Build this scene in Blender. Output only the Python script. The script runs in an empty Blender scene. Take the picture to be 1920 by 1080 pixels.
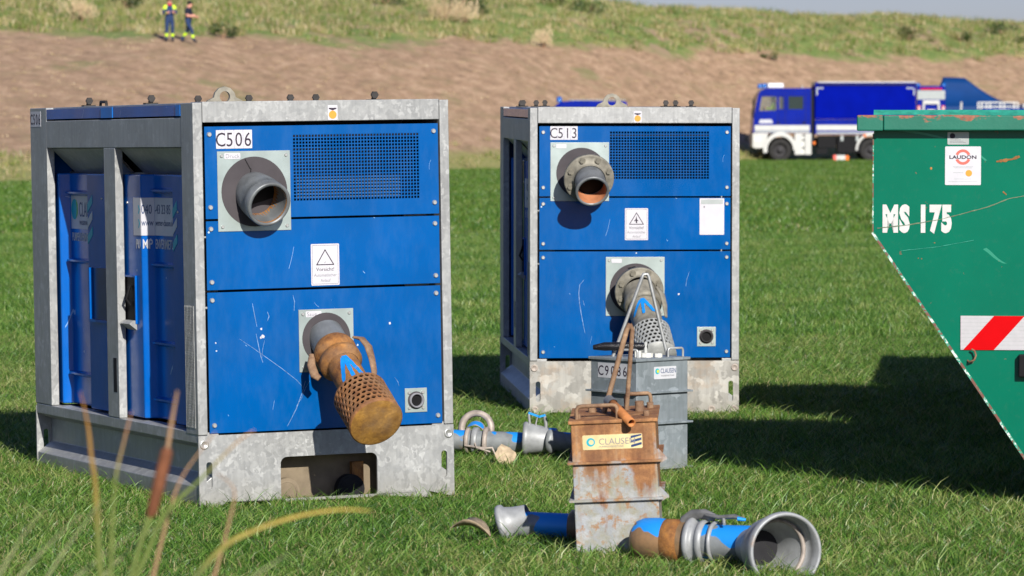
import bpy, bmesh, math, random
from math import sin, cos, pi, radians, sqrt, atan2
from mathutils import Vector, Matrix, noise
from mathutils.bvhtree import BVHTree
random.seed(7)
S = bpy.context.scene
C = S.collection

# ------------------------------------------------------------------ camera
cd = bpy.data.cameras.new('camera'); cam = bpy.data.objects.new('camera', cd); C.objects.link(cam)
cam.location = (0, 0, 1.7); cam.rotation_euler = (pi/2 - 0.0403, 0, 0)
cd.sensor_width = 36; cd.lens = 142.5; cd.clip_start = .1; cd.clip_end = 3000
cd.dof.use_dof = True; cd.dof.focus_distance = 19.3; cd.dof.aperture_fstop = 7.5
S.camera = cam
# ------------------------------------------------------------------ sky and sun
SUN_A, SUN_E = radians(17.5), radians(27)
w = bpy.data.worlds.new('World'); S.world = w; w.use_nodes = True
nt = w.node_tree; bg = nt.nodes['Background']
sk = nt.nodes.new('ShaderNodeTexSky'); sk.sky_type = 'NISHITA'; sk.sun_disc = False
sk.sun_elevation = SUN_E; sk.sun_rotation = pi - SUN_A; sk.air_density = 1.0; sk.dust_density = .6; sk.ozone_density = 3.0
wb = nt.nodes.new('ShaderNodeMix'); wb.data_type = 'RGBA'; wb.blend_type = 'MULTIPLY'; wb.inputs[0].default_value = 1; wb.inputs[7].default_value = (.97, .96, 1.34, 1)   # camera white balance of the sky
nt.links.new(sk.outputs[0], wb.inputs[6]); nt.links.new(wb.outputs[2], bg.inputs[0]); bg.inputs[1].default_value = .054
sl = bpy.data.lights.new('sun', 'SUN'); sl.energy = 5.0; sl.angle = radians(.53); sl.color = (1, .955, .88)
so = bpy.data.objects.new('sun', sl); C.objects.link(so)
tosun = Vector((sin(SUN_A)*cos(SUN_E), -cos(SUN_A)*cos(SUN_E), sin(SUN_E)))
so.rotation_euler = tosun.to_track_quat('Z', 'Y').to_euler(); so.location = tosun*60
S.view_settings.view_transform = 'Standard'; S.view_settings.look = 'None'
S.view_settings.exposure = 0.4; S.view_settings.gamma = 1

# ------------------------------------------------------------------ material helpers
class NT:
    def __init__(s, name):
        s.m = bpy.data.materials.new(name); s.m.use_nodes = True
        s.t = s.m.node_tree; s.n = s.t.nodes; s.b = s.n['Principled BSDF']
        s.tc = s.n.new('ShaderNodeTexCoord'); s.vec = s.tc.outputs['Object']
    def inp(s, sock, v):
        if hasattr(v, 'is_linked') or hasattr(v, 'links'): s.t.links.new(v, sock)
        else:
            if isinstance(v, (tuple, list)) and len(v) == 3 and len(sock.default_value) == 4: v = (*v, 1)
            sock.default_value = v
    def set(s, name, v): s.inp(s.b.inputs[name], v); return s
    def noise(s, scale, detail=3, rough=.55, vec=None, dist=0):
        n = s.n.new('ShaderNodeTexNoise'); n.inputs['Scale'].default_value = scale; n.inputs['Detail'].default_value = detail
        n.inputs['Roughness'].default_value = rough; n.inputs['Distortion'].default_value = dist
        s.t.links.new(vec or s.vec, n.inputs['Vector']); return n.outputs['Fac']
    def voro(s, scale, vec=None, out='Color', feat='F1'):
        n = s.n.new('ShaderNodeTexVoronoi'); n.feature = feat; n.inputs['Scale'].default_value = scale
        s.t.links.new(vec or s.vec, n.inputs['Vector']); return n.outputs[out]
    def scale(s, xyz, vec=None):
        n = s.n.new('ShaderNodeMapping'); n.inputs['Scale'].default_value = xyz
        s.t.links.new(vec or s.vec, n.inputs['Vector']); return n.outputs[0]
    def ramp(s, fac, stops, mode='LINEAR'):
        n = s.n.new('ShaderNodeValToRGB'); r = n.color_ramp; r.interpolation = mode
        while len(r.elements) < len(stops): r.elements.new(.5)
        for e, (p, c) in zip(r.elements, stops):
            e.position = p; e.color = (c, c, c, 1) if isinstance(c, (int, float)) else (*c, 1)
        s.t.links.new(fac, n.inputs[0]); return n.outputs[0]
    def mix(s, fac, a, b, mode='MIX'):
        n = s.n.new('ShaderNodeMix'); n.data_type = 'RGBA'; n.blend_type = mode
        s.inp(n.inputs[0], fac); s.inp(n.inputs[6], a); s.inp(n.inputs[7], b); return n.outputs[2]
    def math(s, op, a, b=0., c=0.):
        n = s.n.new('ShaderNodeMath'); n.operation = op
        s.inp(n.inputs[0], a); s.inp(n.inputs[1], b); s.inp(n.inputs[2], c); return n.outputs[0]
    def xyz(s, vec=None):
        n = s.n.new('ShaderNodeSeparateXYZ'); s.t.links.new(vec or s.vec, n.inputs[0]); return n.outputs
    def bump(s, h, strength=.3, dist=.002):
        n = s.n.new('ShaderNodeBump'); n.inputs['Strength'].default_value = strength; n.inputs['Distance'].default_value = dist
        s.t.links.new(h, n.inputs['Height']); s.t.links.new(n.outputs[0], s.b.inputs['Normal']); return s
    def pos(s):
        return s.n.new('ShaderNodeNewGeometry').outputs['Position']
    def line(s, scale, width, thr, vec=None):
        """thin wandering lines: the iso-line of a noise, kept where a second noise is high"""
        a = s.noise(scale, 1, .4, vec); d = s.math('ABSOLUTE', s.math('SUBTRACT', a, .5))
        l = s.math('LESS_THAN', d, width); k = s.math('GREATER_THAN', s.noise(scale*1.7+1.3, 2, .5, vec), thr)
        return s.math('MULTIPLY', l, k)

def simple(name, col, rough=.5, metal=0., var=.12, scale=9, bump=0., spec=None):
    t = NT(name); n = t.noise(scale, 4)
    f = t.ramp(n, [(.3, 1-var), (.7, 1+var)])
    t.set('Base Color', t.mix(1., tuple(col), f, 'MULTIPLY')); t.set('Roughness', rough); t.set('Metallic', metal); t.set('Specular IOR Level', .3 if spec is None else spec)
    if bump: t.bump(t.noise(scale*6, 3), bump)
    return t.m

def warp(t):
    n = t.n.new('ShaderNodeTexNoise'); n.inputs['Scale'].default_value = 22; n.inputs['Detail'].default_value = 3; t.t.links.new(t.vec, n.inputs['Vector']); return n.outputs['Color']
def m_galv(name, lo, hi, cell=34, rust=0., metal=.25):
    t = NT(name)
    v = t.xyz(t.voro(cell, t.scale((1, 1, .8), t.mix(.10, t.vec, warp(t)))))[0]
    c = t.ramp(v, [(0, lo), (.55, tuple((a+b)/2 for a, b in zip(lo, hi))), (.82, hi), (1, tuple(x*1.18 for x in hi))])
    big = t.ramp(t.noise(3.2, 5, .6), [(.3, .85), (.72, 1.12)])
    c = t.mix(1., c, big, 'MULTIPLY')
    streak = t.ramp(t.noise(5, 4, .6, t.scale((9, 9, .8))), [(.35, .84), (.6, 1.04)])
    c = t.mix(.7, c, streak, 'MULTIPLY')
    if rust:
        r = t.ramp(t.noise(4.5, 6, .65), [(.5, 0), (.68, rust)])
        c = t.mix(r, c, (.36, .22, .11))
    z = t.xyz()[2]
    mud = t.math('MULTIPLY', t.ramp(t.math('ADD', z, t.math('MULTIPLY', t.noise(12, 4), .12)), [(.05, 1.), (.2, 0.)]), .35)
    c = t.mix(mud, c, (.20, .17, .11))
    t.set('Base Color', c); t.set('Metallic', metal); t.set('Roughness', t.ramp(v, [(0, .38), (1, .6)]))
    t.bump(t.noise(60, 3), .25, .001)
    return t.m

def m_blue(name, col, dents=True):
    t = NT(name)
    c = t.mix(1., col, t.ramp(t.noise(2.3, 5, .6), [(.3, .86), (.7, 1.1)]), 'MULTIPLY')
    dust = t.ramp(t.noise(6, 6, .7, t.scale((1.6, 1.6, .6))), [(.45, 0), (.8, .05)])
    c = t.mix(dust, c, (.30, .42, .55))
    for sc, wd, th in ((1.7, .0011, .62), (3.1, .0016, .66), (5.3, .0018, .68)):
        c = t.mix(t.math('MULTIPLY', t.line(sc, wd, th, t.scale((1.4, 1, .6))), .55), c, (.35, .55, .75))
    chip = t.math('LESS_THAN', t.voro(13.1, None, 'Distance'), .075)
    chip = t.math('MULTIPLY', chip, t.math('GREATER_THAN', t.noise(7, 3), .63))
    c = t.mix(t.math('MULTIPLY', chip, .8), c, (.5, .62, .7))
    t.set('Base Color', c); t.set('Roughness', t.ramp(t.noise(7, 5, .6), [(.3, .15), (.75, .24)]))
    t.set('Specular IOR Level', .22)
    t.bump(t.math('ADD', t.noise(2.2, 1), t.math('MULTIPLY', t.noise(90, 2), .006)), .35, .03)
    return t.m

def m_rust(name, zinc=0., orange=(.33, .145, .038), dark=(.13, .055, .024), zcol=(.30, .315, .33), bumpy=.8):
    t = NT(name)
    n = t.noise(17, 7, .75)
    c = t.ramp(n, [(.34, dark), (.47, tuple((a+b)/2 for a, b in zip(orange, dark))), (.58, orange), (.70, tuple(min(1, x*1.5) for x in orange))])
    c = t.mix(t.ramp(t.noise(5, 5, .65), [(.5, 0), (.68, .4)]), c, (.26, .18, .11))
    c = t.mix(t.ramp(t.noise(8, 4, .6), [(.55, 0), (.68, .55)]), c, dark)
    if zinc:
        x, y, z = t.xyz()
        sv = t.scale((16, 16, 1.6)); st = t.noise(1, 5, .65, sv)
        c = t.mix(t.ramp(st, [(.42, .5), (.6, 0)]), c, (.11, .045, .025))
        c = t.mix(t.ramp(st, [(.58, 0), (.7, .45)]), c, (.38, .27, .16))
        # zinc survives mid-panel, rust runs from the ribs and the top
        band = t.math('PINGPONG', t.math('ADD', z, .045), .0775)
        k = t.math('ADD', t.noise(9, 5, .6, t.scale((1, 1, .5))), t.math('MULTIPLY', t.math('SUBTRACT', .34, z), zinc))
        k = t.math('ADD', k, t.math('MULTIPLY', t.math('SUBTRACT', st, .5), .35))
        k = t.ramp(k, [(.47, 0), (.60, 1)])
        zc = t.mix(t.ramp(t.noise(13, 6, .7), [(.4, 0), (.62, .75)]), zcol, (.27, .25, .16))
        zc = t.mix(t.ramp(t.noise(18, 4, .6), [(.5, 0), (.66, .6)]), zc, (.43, .44, .45))
        zc = t.mix(t.ramp(st, [(.60, 0), (.70, .6)]), zc, (.34, .19, .08))
        zc = t.mix(t.ramp(t.noise(20, 6, .75), [(.54, 0), (.60, .8)]), zc, (.30, .15, .055))
        c = t.mix(k, c, zc)
    t.set('Base Color', c); t.set('Roughness', .75); t.set('Metallic', .0); t.set('Specular IOR Level', .25); t.bump(t.noise(55, 6, .75), bumpy, .004)
    return t.m

def m_pipe(name, grey=(.33, .35, .36), blue=.5, rust=.3, off=0.):
    """galvanised pipe with daubs of bright blue paint and rust bloom"""
    t = NT(name); v = t.scale((1, 1, 1)); t.n[-1].inputs['Location'].default_value = (off, off*1.7, off*.3)
    c = t.mix(1., grey, t.ramp(t.noise(16, 5, .65, v), [(.3, .75), (.7, 1.2)]), 'MULTIPLY')
    c = t.mix(t.ramp(t.noise(7, 5, .7, v), [(.66-rust*.3, 0), (.80-rust*.2, .85)]), c, (.30, .17, .08))
    z = t.xyz()[2]
    k = t.math('ADD', t.noise(6.5, 2, .5, v), t.math('MULTIPLY', t.math('SUBTRACT', z, .10), 2.4))
    c = t.mix(t.ramp(k, [(.62-blue*.2, 0), (.635-blue*.2, 1)]), c, (.01, .25, .72))
    t.set('Base Color', c); t.set('Roughness', .5); t.set('Metallic', .15); t.bump(t.noise(60, 4), .3, .001)
    return t.m

M = {}
M['galv'] = m_galv('galvanised_steel', (.295, .30, .295), (.345, .35, .342), cell=52)
M['galv2'] = m_galv('weathered_galvanised', (.27, .262, .24), (.37, .36, .33), cell=22, rust=.55)
M['blue'] = m_blue('blue_panel_paint', (.0, .078, .285))
M['door'] = m_blue('blue_door_paint', (.0, .10, .42))
M['zinc'] = simple('zinc_plate', (.36, .42, .40), .38, .45, .16, 7)
M['gasket'] = simple('grey_rubber', (.055, .048, .052), .75, 0, .15)
M['cast'] = simple('cast_flange', (.22, .205, .165), .6, .2, .3, 22, .4)
M['grey_pipe'] = simple('grey_pipe', (.17, .18, .185), .45, .3, .3, 12, .2)
M['rust'] = m_rust('rust')
M['rust_cap'] = m_rust('rust_ochre', orange=(.33, .17, .035), dark=(.17, .08, .022))
M['rust_bin'] = m_rust('rusty_zinc_bin', zinc=1.25, orange=(.39, .19, .075), dark=(.21, .095, .045), zcol=(.29, .305, .32))
M['rust_rod'] = m_rust('rusty_rod', orange=(.27, .17, .10), dark=(.14, .075, .045))
M['strainer_rust'] = m_rust('rust_strainer', orange=(.28, .125, .045), dark=(.12, .05, .024))
M['strainer_grey'] = simple('grey_strainer', (.34, .35, .34), .55, .2, .2, 30, .2)
M['bin_grey'] = m_galv('grey_zinc_bin', (.21, .245, .265), (.25, .285, .31), cell=26, metal=.2)
M['pipeA'] = m_pipe('blue_daubed_pipe', grey=(.22,.235,.24), blue=1.05, rust=.2)
M['pipeB'] = m_pipe('grey_daubed_pipe', grey=(.22,.235,.24), blue=.22, rust=.12, off=3.3)
M['bell'] = m_pipe('pale_bell', grey=(.30, .31, .315), blue=-5, rust=.12, off=1.3)
M['collar'] = simple('worn_collar', (.36, .31, .27), .55, .15, .3, 20, .3)
M['black'] = simple('black', (.008, .008, .009), .6, 0, .2, 9, 0, .12)
M['rubber'] = simple('black_rubber', (.02, .02, .021), .7, 0, .3, 20, .2)
M['bolt'] = simple('zinc_bolt', (.5, .5, .48), .35, .6, .15, 40)
M['darkbolt'] = simple('dark_bolt', (.035, .032, .03), .6, .2, .3, 40)
M['white'] = simple('white_sticker', (.52, .51, .54), .45, 0, .06, 12)
M['offwhite'] = simple('offwhite', (.62, .62, .58), .5, 0, .1, 12)
M['silver'] = simple('silver_label', (.36, .39, .38), .4, .2, .1, 12)
M['ink'] = simple('ink', (.03, .02, .035), .5, 0, .1)
M['inkgrey'] = simple('grey_ink', (.20, .20, .22), .5, 0, .1)
M['navyink'] = simple('navy_ink', (.02, .05, .14), .5, 0, .1)
M['whiteink'] = simple('white_ink', (.50, .51, .54), .5, 0, .1)
M['orange'] = simple('orange_print', (.85, .28, .04), .5, 0, .05)
M['teal'] = simple('teal_print', (.01, .36, .46), .45, 0, .06)
M['yellow'] = simple('yellow_print', (.55, .55, .05), .5, 0, .1)
M['limegreen'] = simple('lime_print', (.12, .45, .05), .5, 0, .1)
M['oldsticker'] = simple('weathered_yellow_sticker', (.62, .50, .26), .6, 0, .22, 14)
M['red'] = simple('red_reflective', (.50, .0, .002), .4, 0, .05, 9, 0, .1)
M['pink'] = simple('faded_red_print', (.78, .13, .10), .5, 0, .1)
M['hazwhite'] = simple('white_reflective', (.42, .41, .42), .4, 0, .05, 30)
M['dark'] = simple('dark_interior', (.02, .02, .022), .8, 0, .3, 9, 0, .1)
M['brownplate'] = simple('dirty_inner_plate', (.19, .15, .10), .8, 0, .25, 10, .2)
M['navyblue'] = simple('recess_blue', (.0, .02, .10), .3, 0, .2)
M['scuff'] = simple('scuffed_paint', (.16, .27, .44), .6, 0, .5, 60)
M['silver_dim'] = simple('dusty_core', (.10, .13, .16), .7)  # dim tone for the lit patch behind the lower grille
M['tape'] = simple('black_tape', (.012, .012, .015), .18, 0, .4, 60, .8)
M['lip'] = simple('white_lettering', (.52, .52, .50), .5, 0, .08, 30)

def m_green():
    t = NT('green_skip_paint')
    c = t.mix(1., (.0, .128, .074), t.ramp(t.noise(1.8, 4, .6), [(.3, .88), (.7, 1.08)]), 'MULTIPLY')
    c = t.mix(t.ramp(t.noise(30, 5, .7), [(.55, 0), (.85, .15)]), c, (.08, .16, .12))
    sp = t.math('MULTIPLY', t.math('GREATER_THAN', t.noise(19, 4, .6), .70), .7)
    c = t.mix(sp, c, (.15, .09, .06))
    c = t.mix(t.math('MULTIPLY', t.line(1.1, .0011, .58, t.scale((.5, 1, 1.6))), .6), c, (.05, .30, .2))
    t.set('Base Color', c); t.set('Roughness', .22); t.set('Specular IOR Level', .25); t.bump(t.noise(1.6, 2), .3, .02); return t.m
def m_green_rim():
    t = NT('green_rim_paint')
    z = t.xyz()[2]
    c = t.mix(1., (.002, .125, .078), t.ramp(t.noise(3, 4), [(.3, .85), (.7, 1.15)]), 'MULTIPLY')
    n = t.noise(7, 7, .72, t.scale((1, 1, 2.)))
    up = t.math('MULTIPLY', t.math('SUBTRACT', z, 1.70), 4.2)
    k = t.ramp(t.math('ADD', n, up), [(.66, 0), (.70, 1)])
    rc = t.ramp(t.noise(40, 4), [(.3, (.16, .05, .03)), (.7, (.33, .12, .06))])
    t.set('Base Color', t.mix(k, c, rc)); t.set('Roughness', .6); t.bump(t.noise(50, 4), .4, .002); return t.m
def m_edge():
    t = NT('chipped_edge'); n = t.noise(30, 5, .7)
    t.set('Base Color', t.ramp(n, [(.42, (.15, .06, .04)), (.5, (.03, .28, .18)), (.56, (.55, .60, .56))], 'CONSTANT'))
    t.set('Roughness', .6); return t.m
M['green'] = m_green(); M['green_rim'] = m_green_rim(); M['edge'] = m_edge()

# ------------------------------------------------------------------ mesh helpers
def frame(o, right, up):
    r = Vector(right).normalized(); u = Vector(up).normalized(); n = r.cross(u)
    m = Matrix((( r.x, u.x, n.x, o[0]), (r.y, u.y, n.y, o[1]), (r.z, u.z, n.z, o[2]), (0, 0, 0, 1))); return m
def axis(a, b):
    a = Vector(a); d = (Vector(b)-a).normalized()
    q = d.to_track_quat('Z', 'Y'); return Matrix.Translation(a) @ q.to_matrix().to_4x4()
class MB:
    def __init__(s): s.v = []; s.f = []; s.mi = []; s.sm = []
    def add(s, vs, fs, mi=0, smooth=False, mx=None):
        b = len(s.v)
        s.v += [tuple(mx @ Vector(v)) if mx else tuple(v) for v in vs]
        s.f += [tuple(i+b for i in f) for f in fs]; s.mi += [mi]*len(fs); s.sm += [smooth]*len(fs); return s
    def box(s, x0, x1, y0, y1, z0, z1, mi=0, mx=None):
        vs = [(x, y, z) for z in (z0, z1) for y in (y0, y1) for x in (x0, x1)]
        return s.add(vs, [(0,2,3,1),(4,5,7,6),(0,1,5,4),(2,6,7,3),(0,4,6,2),(1,3,7,5)], mi, False, mx)
    def prism(s, poly, d0, d1, mi=0, mx=None):
        """polygon in local XY, extruded along local Z"""
        n = len(poly); vs = [(x, y, d0) for x, y in poly] + [(x, y, d1) for x, y in poly]
        fs = [tuple(range(n-1, -1, -1)), tuple(range(n, 2*n))] + [(i, (i+1) % n, n+(i+1) % n, n+i) for i in range(n)]
        return s.add(vs, fs, mi, False, mx)
    def lathe(s, prof, mx=None, seg=32, mi=0, cap0=False, cap1=False, smooth=True):
        vs = []; fs = []
        for (z, r) in prof:
            for k in range(seg):
                a = 2*pi*k/seg; vs.append((r*cos(a), r*sin(a), z))
        for j in range(len(prof)-1):
            for k in range(seg):
                k2 = (k+1) % seg; fs.append((j*seg+k, j*seg+k2, (j+1)*seg+k2, (j+1)*seg+k))
        s.add(vs, fs, mi, smooth, mx)
        n = len(prof)
        if cap0: s.add([vs[k] for k in range(seg)], [tuple(range(seg-1, -1, -1))], mi, False, mx)
        if cap1: s.add([vs[(n-1)*seg+k] for k in range(seg)], [tuple(range(seg))], mi, False, mx)
        return s
    def tube(s, pts, r, seg=10, mi=0, mx=None, caps=True, flat=1.):
        pts = [Vector(p) for p in pts]; vs = []; fs = []; up = None; n = len(pts)
        for i, p in enumerate(pts):
            d = (pts[min(i+1, n-1)] - pts[max(i-1, 0)]).normalized()
            if up is None: up = Vector((0, 0, 1)) if abs(d.z) < .9 else Vector((0, 1, 0))
            x = d.cross(up).normalized(); y = x.cross(d).normalized(); up = y
            rr = r[i] if isinstance(r, (list, tuple)) else r
            for k in range(seg):
                a = 2*pi*k/seg; vs.append(p + x*rr*cos(a) + y*rr*flat*sin(a))
        for i in range(n-1):
            for k in range(seg):
                k2 = (k+1) % seg; fs.append((i*seg+k, i*seg+k2, (i+1)*seg+k2, (i+1)*seg+k))
        s.add(vs, fs, mi, True, mx)
        if caps: s.add(vs[:seg], [tuple(range(seg-1, -1, -1))], mi, False, mx); s.add(vs[-seg:], [tuple(range(seg))], mi, False, mx)
        return s
    def mesh(s, name, mats):
        me = bpy.data.meshes.new(name); me.from_pydata(s.v, [], s.f)
        for m in (mats if isinstance(mats, (list, tuple)) else [mats]): me.materials.append(M[m] if isinstance(m, str) else m)
        me.polygons.foreach_set('material_index', s.mi); me.polygons.foreach_set('use_smooth', s.sm)
        me.update(); return me
    def build(s, name, mats, parent=None, bevel=0., label=None, solid=0., loc=None):
        return link(s.mesh(name, mats), name, parent, bevel, label, solid, loc)
def link(me, name, parent=None, bevel=0., label=None, solid=0., loc=None):
    o = bpy.data.objects.new(name, me); C.objects.link(o)
    if parent: o.parent = parent
    if loc is not None: o.location = loc
    if label: o['label'] = label
    if solid:
        d = o.modifiers.new('solid', 'SOLIDIFY'); d.thickness = solid; d.offset = 0
    if bevel:
        b = o.modifiers.new('bevel', 'BEVEL'); b.width = bevel; b.segments = 2; b.limit_method = 'ANGLE'; b.angle_limit = radians(40)
    return o
def empty(name, loc, rot=(0, 0, 0), label=None, cat=None, group=None, kind=None):
    o = bpy.data.objects.new(name, None); o.empty_display_size = .2; C.objects.link(o); o.location = loc; o.rotation_euler = rot
    tag(o, label, cat, group, kind); return o
def tag(o, label=None, cat=None, group=None, kind=None):
    for k, v in (('label', label), ('category', cat), ('group', group), ('kind', kind)):
        if v: o[k] = v
    return o
def rrect(x0, x1, y0, y1, r, n=5):
    out = []
    for cx, cy, a in ((x1-r, y0+r, -pi/2), (x1-r, y1-r, 0), (x0+r, y1-r, pi/2), (x0+r, y0+r, pi)):
        for k in range(n+1): out.append((cx+r*cos(a+k*pi/2/n), cy+r*sin(a+k*pi/2/n)))
    return out
def circ(cx, cy, r, n=28): return [(cx+r*cos(2*pi*k/n), cy+r*sin(2*pi*k/n)) for k in range(n)]
def curve_mesh(loops, t):
    cu = bpy.data.curves.new('tmp', 'CURVE'); cu.dimensions = '2D'; cu.fill_mode = 'BOTH'; cu.extrude = t/2
    for l in loops:
        sp = cu.splines.new('POLY'); sp.points.add(len(l)-1); sp.use_cyclic_u = True
        for p, q in zip(sp.points, l): p.co = (q[0], q[1], 0, 1)
    ob = bpy.data.objects.new('tmp', cu); me = bpy.data.meshes.new_from_object(ob)
    bpy.data.objects.remove(ob); bpy.data.curves.remove(cu); me.materials.clear(); return me
def plate(name, loops, t, mat, parent, mx, label=None):
    """flat plate with holes, local XY, centred on the plane"""
    me = curve_mesh(loops, t); me.transform(mx); me.name = name; me.materials.append(M[mat])
    for p in me.polygons: p.use_smooth = False; p.material_index = 0
    return link(me, name, parent, 0, label)
def text(body, h, mat, parent, mx, sx=1., bold=0., align='LEFT', name='lettering', space=1.):
    cu = bpy.data.curves.new('tmp', 'FONT'); cu.body = body; cu.size = h*1.37; cu.offset = bold; cu.align_x = align; cu.resolution_u = 3
    cu.space_character = space; cu.extrude = .0003
    ob = bpy.data.objects.new('tmp', cu); me = bpy.data.meshes.new_from_object(ob)
    bpy.data.objects.remove(ob); bpy.data.curves.remove(cu); me.materials.clear(); me.name = name
    me.transform(mx @ Matrix.Diagonal((sx, 1, 1, 1))); me.materials.append(M[mat])
    for p in me.polygons: p.material_index = 0
    return link(me, name, parent)
def sticker(name, w, h, mat, parent, mx, t=.0012, label=None, rad=.004):
    """thin sheet, lower-left corner at the frame's origin"""
    b = MB().prism(rrect(0, w, 0, h, rad, 2), .0002, t, 0, mx); return b.build(name, mat, parent, label=label)
def flat(name, poly, mat, parent, mx, t0=.0013, t1=.0017, label=None):
    return MB().prism(poly, t0, t1, 0, mx).build(name, mat, parent, label=label)
def off(mx, x, y, z=0.): return mx @ Matrix.Translation((x, y, z))
bolt_mesh = MB().lathe([(0, .0115), (.003, .0115), (.006, .0085), (.0075, .0085)], None, 14, cap1=True).mesh('bolt', 'bolt')
hexb = MB().lathe([(0, .014), (.012, .014)], None, 6, cap1=True, smooth=False).lathe([(0, .021), (.003, .021)], None, 16, cap1=True)
hex_mesh = hexb.mesh('hex_bolt', 'cast')
def put(me, name, parent, mx):
    o = link(me, name, parent); o.matrix_local = mx; return o

# ------------------------------------------------------------------ the ground, the dike
FX = [(-90, 75), (-40, 98), (-14, 116), (-1.2, 150), (11, 186), (24, 200), (60, 225), (90, 240)]
CX = [(-90, 165), (-60, 175), (-24, 192), (0, 205), (13, 224), (31, 248), (60, 290), (90, 320)]
def interp(x, P):
    if x <= P[0][0]: return P[0][1]
    for (a, b), (c, d) in zip(P, P[1:]):
        if x <= c: return b + (d-b)*(x-a)/(c-a)
    return P[-1][1]
def dike_z(x, y):
    a, b = interp(x, FX), interp(x, CX); s = (y-a)/(b-a)
    if s < 0: return -.05 + .0*s
    over = max(0, s-1); s = min(s, 1); ss = s*s*(3-2*s); z = 8*(.35*ss+.65*s) - over*1.5
    n = noise.noise(Vector((x*.16, y*.05, 3)))*.30 + noise.noise(Vector((x*.55, y*.16, 8)))*.12
    return z + n*min(1, s*3)*(.35+.9*s)

def m_meadow():
    t = NT('meadow_grass_ground'); p = t.pos()
    a = t.noise(.35, 4, .6, p); b = t.noise(14, 5, .7, p); st = t.noise(.5, 3, .5, t.scale((.06, .9, 1), p))
    c = t.ramp(b, [(.3, (.012, .028, .006)), (.5, (.035, .07, .012)), (.7, (.08, .12, .028))])
    c = t.mix(t.ramp(a, [(.4, 0), (.7, .3)]), c, (.13, .15, .045))
    c = t.mix(t.ramp(st, [(.45, 0), (.6, .28)]), c, (.12, .16, .05))
    t.set('Base Color', c); t.set('Roughness', .8); t.bump(b, .8, .03); return t.m
def m_dike():
    t = NT('dike_slope_ground'); p = t.pos(); z = t.xyz(p)[2]; x = t.xyz(p)[0]
    n1 = t.noise(.22, 5, .65, t.scale((1, .55, 1), p)); n2 = t.noise(1.3, 5, .7, t.scale((.8, .35, 1), p)); n3 = t.noise(7, 4, .7, t.scale((1, .35, 1), p))
    st = t.noise(2.2, 7, .78, t.scale((.7, .35, 1.2), p))
    brown = t.ramp(st, [(.36, (.20, .13, .072)), (.5, (.37, .235, .138)), (.62, (.50, .34, .215))])
    brown = t.mix(t.ramp(n2, [(.50, 0), (.64, .65)]), brown, (.27, .20, .10))
    brown = t.mix(t.ramp(n1, [(.60, 0), (.66, .6)]), brown, (.17, .20, .06))
    brown = t.mix(t.ramp(n3, [(.3, .5), (.6, 0)]), brown, (.28, .17, .09))
    green = t.ramp(n2, [(.3, (.10, .17, .03)), (.5, (.16, .22, .045)), (.68, (.32, .29, .10))])
    green = t.mix(t.ramp(n3, [(.3, .6), (.5, 0)]), green, (.05, .08, .02))
    yel = t.ramp(n3, [(.3, (.15, .19, .035)), (.6, (.30, .27, .09))])
    zz = t.math('ADD', z, t.math('MULTIPLY', t.math('SUBTRACT', n1, .5), 3.2))
    zz = t.math('ADD', zz, t.math('MULTIPLY', t.math('SUBTRACT', n2, .5), .9))
    up = t.ramp(t.math('DIVIDE', zz, 10), [(.52, 0), (.57, 1)])
    c = t.mix(up, brown, green)
    patch = t.math('MULTIPLY', t.ramp(t.noise(.35, 5, .7, p), [(.54, 0), (.6, .85)]), up)
    c = t.mix(patch, c, (.33, .22, .14))
    lowz = t.math('ADD', z, t.math('MULTIPLY', t.math('SUBTRACT', n2, .5), .9))
    c = t.mix(t.ramp(lowz, [(.45, 1), (.85, 0)]), c, yel)
    t.set('Base Color', c); t.set('Roughness', .9); t.bump(t.math('ADD', n3, n2), .45, .12); return t.m
M['meadow'] = m_meadow(); M['dike'] = m_dike()

g = MB(); nx, ny = 60, 60
xs = [-1200+2400*i/nx for i in range(nx+1)]; ys = [-40+1600*(j/ny)**1.6 for j in range(ny+1)]
g.add([(x, y, 0) for y in ys for x in xs], [(j*(nx+1)+i, j*(nx+1)+i+1, (j+1)*(nx+1)+i+1, (j+1)*(nx+1)+i) for j in range(ny) for i in range(nx)])
tag(g.build('ground', 'meadow'), 'flat mown green meadow', None, None, 'structure')
g = MB(); X0, X1, Y0, Y1 = -90, 90, 72, 340; st = .6
nx = int((X1-X0)/st); ny = int((Y1-Y0)/1.2)
vs = [(X0+i*st, Y0+j*1.2, dike_z(X0+i*st, Y0+j*1.2)) for j in range(ny+1) for i in range(nx+1)]
g.add(vs, [(j*(nx+1)+i, j*(nx+1)+i+1, (j+1)*(nx+1)+i+1, (j+1)*(nx+1)+i) for j in range(ny) for i in range(nx)], 0, True)
tag(g.build('terrain', 'dike'), 'brown stubble dike slope with a green brushy crest', None, None, 'structure')

# ------------------------------------------------------------------ grass
def m_blade(name, lo, hi, dry, rnd=True, patchscale=.5, tr=.24):
    t = NT(name); p = t.pos()
    oi = t.n.new('ShaderNodeObjectInfo').outputs['Random']
    k = t.math('ADD', t.math('MULTIPLY', oi, .5), t.math('MULTIPLY', t.noise(patchscale, 4, .6, p), .6))
    c = t.ramp(k, [(.28, lo), (.60, hi), (.80, dry)])
    t.set('Base Color', c); t.set('Roughness', .42); t.set('Specular IOR Level', .4)
    tl = t.n.new('ShaderNodeBsdfTranslucent'); t.t.links.new(t.mix(1., c, (1.5, 1.5, .8), 'MULTIPLY'), tl.inputs[0])
    mx = t.n.new('ShaderNodeMixShader'); mx.inputs[0].default_value = tr
    t.t.links.new(t.b.outputs[0], mx.inputs[1]); t.t.links.new(tl.outputs[0], mx.inputs[2])
    t.t.links.new(mx.outputs[0], t.n['Material Output'].inputs[0]); return t.m
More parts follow.
